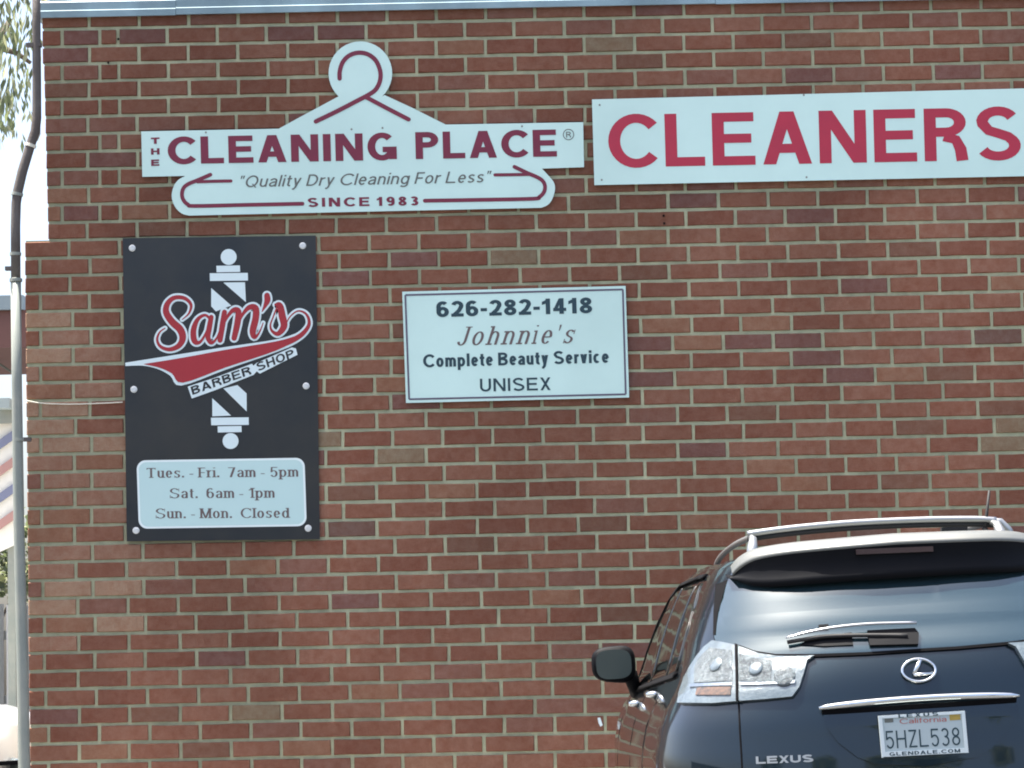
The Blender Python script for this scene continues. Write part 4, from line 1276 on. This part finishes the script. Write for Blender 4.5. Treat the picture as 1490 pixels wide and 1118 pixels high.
for sd_ in (-1, 1):
    side_patch('side_window', [(.98, 1.22), (1.38, 1.20), (1.38, 1.54), (1.22, 1.55), (1.06, 1.44)], .006, SIDEGL, sd_)
    side_patch('side_window', [(1.44, 1.20), (2.18, 1.18), (2.18, 1.56), (1.44, 1.545)], .006, SIDEGL, sd_)
    side_patch('side_window', [(2.25, 1.18), (3.22, 1.15), (2.98, 1.34), (2.72, 1.50), (2.55, 1.555), (2.25, 1.56)], .006, SIDEGL, sd_)
    side_patch('window_trim', [(.96, 1.195), (3.25, 1.125), (3.25, 1.145), (.96, 1.215)], .010, SEAM, sd_, thick=.012, step=.12)
    side_patch('window_trim', [(1.20, 1.565), (1.5, 1.572), (2.5, 1.575), (2.74, 1.52), (3.2, 1.19), (3.22, 1.21), (2.76, 1.545), (2.52, 1.592), (1.5, 1.59), (1.20, 1.583)], .010, SEAM, sd_, thick=.01, step=.12)
    for Lq in (1.41, 2.215, 3.28):
        side_patch('door_gap', [(Lq-.003, .45 if Lq > 1.5 else .85), (Lq+.003, .45 if Lq > 1.5 else .85), (Lq+.003, 1.19), (Lq-.003, 1.19)], .0015, SEAM, sd_, thick=.003)
    for (hx, hy, Lh) in ((957, 1010, 1.66), (926.5, 1023.5, 2.50)):
        zh = cplane(hx, hy, Lh).z
        mb = MB(); mb.tube([spoint(sd_, Lh-.11, zh, .0), spoint(sd_, Lh-.09, zh, .028), spoint(sd_, Lh, zh+.003, .036), spoint(sd_, Lh+.09, zh, .026), spoint(sd_, Lh+.11, zh, 0)], [.012, .014, .014, .012, .010], 8)
        mb.build('door_handle', CHROME, suv, smooth=True, local=True)
# door mirrors
def mirror_part(side):
    LM = 2.82
    c = cplane(893, 967, LM)
    if side > 0: c.x = -c.x
    hw, hh = .097, .080
    mb = MB()
    prof = []
    rows = [(-.045, .90), (-.02, 1.0), (.02, .98), (.06, .86), (.09, .60), (.105, .25)]
    n = 28; vs_ = []
    def sq(th, e=3.2):
        cx, sx = cos(th), sin(th)
        return (abs(cx)**(2/e)*(1 if cx > 0 else -1), abs(sx)**(2/e)*(1 if sx > 0 else -1))
    for d, s_ in rows:
        for k in range(n):
            a, b = sq(2*pi*k/n)
            tilt = 1 - .10*a*side
            vs_.append(Vector((c.x + a*hw*s_, c.y + d, c.z + b*hh*s_*tilt + .004*a*side)))
    fs_ = [(i*n+k, i*n+(k+1) % n, (i+1)*n+(k+1) % n, (i+1)*n+k) for i in range(len(rows)-1) for k in range(n)]
    fs_ += [tuple(range(n))[::-1], tuple((len(rows)-1)*n+k for k in range(n))]
    mb.add(vs_, fs_); mo = mb.build('door_mirror', CLAD, suv, smooth=True, local=True)
    mb = MB()
    vs_ = [Vector((c.x + sq(2*pi*k/n)[0]*hw*.80, c.y-.0465, c.z + sq(2*pi*k/n)[1]*hh*.80)) for k in range(n)]
    mb.add(vs_ + [v + Vector((0, .004, 0)) for v in vs_], [tuple(range(n))] + [(k, k+n, (k+1) % n+n, (k+1) % n) for k in range(n)])
    mb.build('mirror_glass', MIRG, mo, local=True)
    foot = Vector((side*SUV.u_at(LM+.1, 1.14), LM+.12, 1.135))
    mb = MB(); e = Vector((c.x - side*hw*.75, c.y+.02, c.z-hh*.62))
    mb.tube([e, e.lerp(foot, .5) + Vector((0, 0, -.012)), foot], [.034, .030, .036], 10); mb.build('mirror_arm', CLAD, mo, smooth=True, local=True)
MIRG = mat('mirror_glass', (.09, .12, .12), .12, metal=.5)
mirror_part(-1); mirror_part(1)
# bumper cap, wheels, headlamps
patch('rear_bumper', [(-.80, .40), (.80, .40), (.80, .69), (.5, .715), (-.5, .715), (-.80, .69)], .012, PAINT, thick=.02, step=.08)
patch('bumper_reflector', [(-.72, .48), (-.50, .48), (-.50, .53), (-.72, .53)], .018, REDL, thick=.01); patch('bumper_reflector', [(.50, .48), (.72, .48), (.72, .53), (.50, .53)], .018, REDL, thick=.01)
def wheel(side, Lw, parent, R=.36, uo=.93, tyre=RUBBER):
    mb = MB(); w_ = .235
    mb.lathe(Vector((side*(uo-w_), Lw, R)), (side, 0, 0), [(0, R*.62), (.01, R*.92), (.04, R), (w_-.04, R), (w_-.008, R*.93), (w_, R*.70), (w_-.02, R*.66)], 36)
    wh = mb.build('tyre', tyre, parent, smooth=True, local=True); wh.name = 'wheel'
    mb = MB(); c = Vector((side*(uo-.018), Lw, R))
    mb.lathe(c, (side, 0, 0), [(-.03, R*.66), (.0, R*.66), (-.006, R*.60), (-.03, R*.58), (-.035, R*.1)], 30)
    for k in range(5):
        a = 2*pi*k/5
        d = Vector((0, cos(a), sin(a))); 
        mb.tube([c + d*R*.08 + Vector((side*-.004, 0, 0)), c + d*R*.6 + Vector((side*-.008, 0, 0))], [.04, .028], 6)
    mb.lathe(c, (side, 0, 0), [(-.02, R*.16), (.004, R*.14)], 16)
    mb.build('rim', ALLOY, wh, smooth=False, local=True)
for sd_ in (-1, 1):
    for Lw in (.98, 3.70): wheel(sd_, Lw, suv, .35, .945)
# underbody so the car is closed from below
mb = MB(); mb.box(-.86, .86, .15, 4.45, .26, .34); mb.build('underbody', RUBBER, suv, local=True)
for sd_ in (-1, 1):
    mb = MB()
    for Lw in (.98, 3.70): mb.box(sd_*.55-.12, sd_*.55+.12, Lw-.42, Lw+.42, .35, .78)
    mb.build('wheel_well', RUBBER, suv, local=True)
    mb = MB(); mb.lathe(Vector((sd_*.62, 4.47, .72)), (0, 1, 0), [(0, .12), (.06, .11), (.09, .05)], 20); mb.build('headlamp', LENS, suv, smooth=True, local=True)
# windscreen
mb = MB()
NW = 8
for i in range(6):
    L0_, L1_ = 2.80+.12*i, 2.80+.12*(i+1)
    for k in range(-NW, NW):
        def wpnt(L, q):
            z = interp(SUV.top, L); w_ = (SUV.w(z)*interp(SUV.tp, L)-.06)
            x = w_*q/NW; return Vector((x, L, z + .06*(SUV.w(z)/.6)*(1-(x/SUV.w(z))**2) + .006))
        mb.add([wpnt(L0_, k), wpnt(L0_, k+1), wpnt(L1_, k+1), wpnt(L1_, k)], [(0, 1, 2, 3)])
mb.build('windscreen', GLASSD, suv, smooth=True, local=True)

# ------------------------------------------------------------------ beyond the building, left strip
# white car parked further back, its bonnet just showing past the pipe
BY = 22.0
nose = at(35, 1060, BY)
SED = CarShape(
    W=[(.15, .80), (.35, .86), (.6, .88), (.8, .87), (.92, .83), (1.0, .76), (1.2, .66), (1.40, .56)],
    Lr=[(.15, .08), (.4, 0), (.6, 0), (.8, .04), (.95, .10), (1.0, .3), (1.2, .7), (1.4, 1.1)],
    C=[(.15, .4), (1.0, .5), (1.4, .4)], nexp=2.6,
    top=[(0, 1.06), (.5, 1.10), (.9, 1.18), (1.4, 1.42), (1.9, 1.48), (2.4, 1.47), (2.9, 1.30), (3.2, 1.20), (3.5, 1.15), (4.1, 1.11), (4.35, 1.03)],
    LF=4.35, taper=[(0, 1), (3.0, 1.0), (3.6, .97), (4.35, .88)])
sed = empty('parked_sedan', Vector((nose.x-4.33, BY+.9, gz(nose.x-4.33))), 'white sedan parked behind the bent pipe at the lower left edge', 'car', rot=(SLOPE, 0, -pi/2))
def simple_car(shape, parent, m, LF):
    NL = 60; vs_, fs_ = [], []; NZ = 14; NC = 8
    rows = []
    for i in range(NL+1):
        L = LF*i/NL
        zt = interp(shape.top, L) - .02
        q = min(1, max(0, 1-L/.45)); qf = min(1, max(0, (L-(LF-.5))/.5))
        sh = (1-q**3)**(1/2.6)*(1-qf**3)**(1/2.6) if q < 1 and qf < 1 else .5
        z0 = .18
        for Lw in (.85, 3.45):
            if abs(L-Lw) < .36: z0 = max(z0, .30+sqrt(.36**2-(L-Lw)**2))
        ring = []
        for j in range(NZ+1):
            z = z0 + (zt-z0)*j/NZ; ring.append(Vector((-shape.w(z)*interp(shape.tp, L)*sh, L, z)))
        wt_ = -ring[-1].x
        for k in range(1, NC): 
            t = 2*k/NC-1; ring.append(Vector((t*wt_, L, zt + .03*(1-t*t))))
        ring += [Vector((-p.x, p.y, p.z)) for p in ring[:NZ+1][::-1]]
        rows.append(ring)
    n = len(rows[0]); vs_ = [p for r_ in rows for p in r_]
    fs_ = [(i*n+k, i*n+k+1, (i+1)*n+k+1, (i+1)*n+k) for i in range(NL) for k in range(n-1)] + [tuple(range(n)), tuple(NL*n+k for k in range(n))]
    mb = MB(); mb.add(vs_, fs_); return mb.build('body', m, parent, smooth=True, local=True)
simple_car(SED, sed, WHITEP, 4.35)
sed.scale = (1.15, 1.15, 1.15); sed.location.x = nose.x - 4.33*1.15; sed.location.z = gz(sed.location.x)
for sd_ in (-1, 1):
    for Lw in (.85, 3.45): wheel(sd_, Lw, sed, .31, .855)
    for a, b in ((1.15, 1.85), (1.9, 2.85)):
        mb = MB(); pts = [(a, 1.02), (b, 1.01), (b-.10 if b < 2 else b-.45, 1.34), (a+.18, 1.34)]
        P_ = [Vector((sd_*(SED.w(z)+.006), L, z)) for L, z in pts]; mb.add(P_, [(0, 1, 2, 3)]); mb.build('side_window', SIDEGL, sed, local=True)
    mb = MB(); mb.lathe(Vector((sd_*.60, 4.26, .68)), (0, 1, 0), [(0, .10), (.05, .09), (.08, .04)], 16); mb.build('headlamp', LENS, sed, smooth=True, local=True)
    mb = MB(); mb.box(min(sd_*.45, sd_*.86), max(sd_*.45, sd_*.86), 4.0, 4.36, .735, .76); mb.build('bumper_slot', SEAM, sed, local=True)

# board fence behind the white car
fy_ = 27.0
fz = at(10, 880, fy_)
fence = empty('board_fence', (fz.x-3, fy_, gz(fz.x-3)), 'grey board fence with pale posts behind the white sedan at the left edge', 'fence')
x = fz.x - 5.5; i = 0
xr_ = at(80, 900, fy_).x
while x < xr_:
    if i % 8 == 7:
        mb = MB(); mb.box(x, x+.09, fy_-.05, fy_+.05, gz(x)-.05, fz.z+.08); mb.build('post', POSTW, fence)
        x += .10
    else:
        mb = MB(); h_ = fz.z + random.uniform(-.03, .03); mb.box(x, x+.10, fy_-.012, fy_+.012, gz(x)+.03, h_); mb.build('board', FENCEM if i % 3 else POSTW, fence)
        x += .125
    i += 1
for z_ in (.45, 1.05, 1.62):
    mb = MB(); mb.box(fz.x-5.5, xr_, fy_+.014, fy_+.06, z_, z_+.08); mb.build('rail', FENCEM, fence)

# trees
def leaf_cloud(mb_list, c, rad, n, size, q, droop=False, flat=1.0):
    for _ in range(n):
        th = q.uniform(0, 2*pi); ph = math.acos(q.uniform(-1, 1)); r = q.random()**.45
        p = Vector((c[0]+rad[0]*r*sin(ph)*cos(th), c[1]+rad[1]*r*sin(ph)*sin(th), c[2]+rad[2]*r*cos(ph)))
        s_ = size*q.uniform(.6, 1.4)
        d = Vector((q.gauss(0, 1), q.gauss(0, 1), q.gauss(0, 1))).normalized()
        if droop: d = (d*.35 + Vector((0, 0, -1))).normalized()
        e = d.cross(Vector((q.gauss(0, 1), q.gauss(0, 1), q.gauss(0, 1)))).normalized()
        ln_ = s_*(2.6 if droop else 1.3); wd_ = s_*(.35 if droop else .6)
        q.choice(mb_list).add([p, p+d*ln_*.5+e*wd_, p+d*ln_, p+d*ln_*.5-e*wd_], [(0, 1, 2, 3)])
def tree(name, base, h, crowns, label, group, size, n, droop=False, limbs=5, seed=1, extra=None):
    q = random.Random(seed)
    t = empty(name, base, label, 'tree', group)
    mb = MB(); b = Vector(base)
    tr = [b, b+Vector((q.uniform(-.1, .1), 0, h*.3)), b+Vector((q.uniform(-.2, .2), .1, h*.62))]
    mb.tube(tr, [h*.035, h*.026, h*.018], 10)
    for c, r in crowns[:limbs]:
        mid = tr[2].lerp(Vector(c), .5) + Vector((0, 0, .1*h*q.random()))
        mb.tube([tr[1].lerp(tr[2], .6), mid, Vector(c)], [h*.014, h*.008, h*.004], 7)
    if extra: extra(mb)
    mb.build('trunk', BARK, t, smooth=True)
    mbs = [MB(), MB(), MB()]
    tot = sum(r[0]*r[1]*r[2] for c, r in crowns)
    for c, r in crowns:
        leaf_cloud(mbs, c, r, max(20, int(n*r[0]*r[1]*r[2]/tot)), size, q, droop)
    # one crown object, three leaf tones
    vs_, fs_, mi = [], [], []
    for k, m_ in enumerate(mbs):
        bse = len(vs_); vs_ += m_.v; fs_ += [tuple(i+bse for i in f) for f in m_.f]; mi += [k]*len(m_.f)
    o = wparts('crown', vs_, fs_, LEAF[0], t)
    o.data.materials.append(LEAF[1]); o.data.materials.append(LEAF[2])
    o.data.polygons.foreach_set('material_index', mi)
    return t
TY = 25.0
q = random.Random(5)
crn = []
for _ in range(26):
    px = q.uniform(-420, 42); py = q.uniform(-160, 130) + (30 if px < 0 else 0)
    c = at(px, py, TY + q.uniform(-1.2, 1.2)); r = q.uniform(.22, .42); crn.append(((c.x, c.y, c.z), (r, r, r*1.5)))
for px, py in ((6, 60), (14, 30), (24, 110), (36, 105), (10, 140), (28, 165), (40, 60), (3, 175)):
    c = at(px, py, TY); crn.append(((c.x, c.y, c.z), (.13, .3, .22)))
bx = at(-260, 400, TY)
def bough(mb):
    mb.tube([at(-170, 40, TY), at(-60, 58, TY), at(0, 70, TY), at(26, 78, TY), at(45, 92, TY)], [.06, .04, .028, .022, .016], 8)
tree('weeping_tree', (bx.x, TY, gz(bx.x)), 6.0, crn, 'pale weeping tree with hanging leaves behind the top of the bent pipe', None, .042, 4300, droop=True, limbs=12, seed=3, extra=bough)
# low tree above the fence
crn = []
SY = 30.0
for _ in range(12):
    c = at(q.uniform(-120, 30), q.uniform(765, 860), SY + q.uniform(-.5, .5)); r = q.uniform(.18, .32); crn.append(((c.x, c.y, c.z), (r, r, r)))
bx = at(-40, 900, SY)
tree('shrubby_tree', (bx.x, SY, gz(bx.x)), 2.4, crn, 'low leafy green tree rising over the grey board fence', None, .05, 3600, limbs=8, seed=9)
# tree behind the roof, only its tips above the coping
crn = []
RY = 38.0
for _ in range(14):
    c = at(q.uniform(215, 370), q.uniform(-70, -22), RY + q.uniform(-1, 1)); r = q.uniform(.22, .36); crn.append(((c.x, c.y, c.z), (r, r, r*.8)))
bx = at(290, 400, RY)
tree('roadside_tree', (bx.x, RY, gz(bx.x)), 8.5, crn, 'dark tree behind the building with twigs just above the coping', None, .07, 3600, limbs=9, seed=12)

# canopy with grey roof edge and red-brown fascia
KY = 46.0
a = at(-260, 432, KY); b = at(40, 432, KY); zt_ = at(10, 431, KY).z; zm = at(10, 452, KY).z; zb_ = at(10, 506, KY).z
can = empty('flat_canopy', ((a.x+b.x)/2, KY, 0), 'flat canopy with red-brown fascia under a grey roof edge behind the bent pipe', 'canopy')
mb = MB(); mb.box(a.x, b.x, KY, KY+4, zb_, zm); mb.build('fascia', CANOPYB, can)
mb = MB(); mb.box(a.x-.1, b.x-.05, KY-.08, KY+4.1, zm+.002, zt_); mb.build('roof', CANOPYG, can)
for xx in (a.x+.3, a.x+1.6):
    mb = MB(); mb.box(xx, xx+.14, KY+1.8, KY+1.94, gz(xx), zb_-.002); mb.build('post', PIPE_G, can)
mb = MB(); mb.tube([at(-60, 490, KY+1.7), at(0, 530, KY+1.7), at(22, 545, KY+1.7)], .022, 6); mb.build('brace', PIPE_G, can)

# striped awning seen through the gap
AY = 24.0
aw = empty('striped_awning', (at(-60, 700, AY).x, AY, 0), 'awning with slanting white, blue and red stripes behind the bent pipe', 'awning')
def quad(name, pxs, m, Y, th=.02):
    P_ = [at(x, y, Y) for x, y in pxs]; mb = MB(); k = len(P_)
    mb.add(P_ + [p + Vector((0, th, 0)) for p in P_], [tuple(range(k)), tuple(range(k, 2*k))[::-1]] + [(i, i+k, (i+1) % k+k, (i+1) % k) for i in range(k)])
    return mb.build(name, m, aw)
quad('backing', [(-60, 604), (27, 602), (29, 790), (-58, 830)], STW, AY+.03)
for k, y0 in enumerate((600, 640, 679, 718, 757)):
    m_ = STB if k % 2 else STR
    xs = [(-60, y0+42), (27, y0-19), (27, y0-5), (-60, y0+56)]
    quad('stripe', xs, m_, AY+.001, .018)
quad('valance', [(-62, 590), (27.4, 588), (27.4, 615), (-62, 620)], PIPE_G, AY-.04, .035)
mb = MB(); c = at(8, 592, AY-.1); mb.box(c.x-.05, c.x+.05, AY-.2, AY-.04, c.z-.02, c.z+.06); mb.build('lamp_housing', CANOPYG, aw)
for xx in (-50, 15):
    c = at(xx, 716, AY); mb = MB(); mb.box(c.x-.03, c.x+.03, AY+.06, AY+.12, gz(c.x), c.z+.5); mb.build('post', PIPE_G, aw)

# pale building across the street behind the camera, mirrored in the glass and paint
side_b = empty('reflection_annex', (-21, 2, 0), 'long tan stucco building added unseen left of the parking lot for the car reflections', 'building')  # unseen building, added to give the car a tan reflection
mb = MB(); mb.box(-27, -21, -14, 13, -1.2, 3.6); mb.build('wall', STUCCO, side_b)
mb = MB(); mb.box(-27.2, -20.8, -14.2, 13.2, 3.602, 3.9); mb.build('parapet', CONC, side_b)
for k in range(5):
    y0 = -12 + k*5.0
    mb = MB(); mb.box(-21.0, -20.95, y0, y0+2.2, .3, 1.9); mb.build('window', SIDEGL, side_b)
opp = empty('stucco_building', (4, -26, 0), 'low tan stucco building on the far side of the street behind the viewer', 'building')
mb = MB(); mb.box(-16, 22, -34, -26, 0, 4.2); mb.build('wall', STUCCO, opp)
mb = MB(); mb.box(-16.2, 22.2, -34.2, -25.8, 4.202, 4.5); mb.build('parapet', CONC, opp)
for k in range(6):
    x0 = -13 + k*5.8
    mb = MB(); mb.box(x0, x0+2.6, -26.0, -25.94, .9, 2.6); mb.build('window', SIDEGL, opp)
for k, (tx, ty) in enumerate(((-15, -17), (-4.5, -19), (5.5, -16.5), (14, -18.5))):  # trees added out of view to darken the tailgate reflections
    q = random.Random(40+k); crn = []
    for _ in range(9):
        crn.append(((tx+q.uniform(-2.2, 2.2), ty+q.uniform(-1.8, 1.8), q.uniform(3.6, 8.2)), (1.5, 1.5, 1.2)))
    lab_ = ('round unseen tree added far left behind the viewer', 'round unseen tree added left of centre behind the viewer', 'round unseen tree added right of centre behind the viewer', 'round unseen tree added far right behind the viewer')[k]
    tree('reflection_tree', (tx, ty, gz(tx)), 7.0, crn, lab_, 'unseen trees added for dark reflections', .22, 2600, limbs=7, seed=50+k)
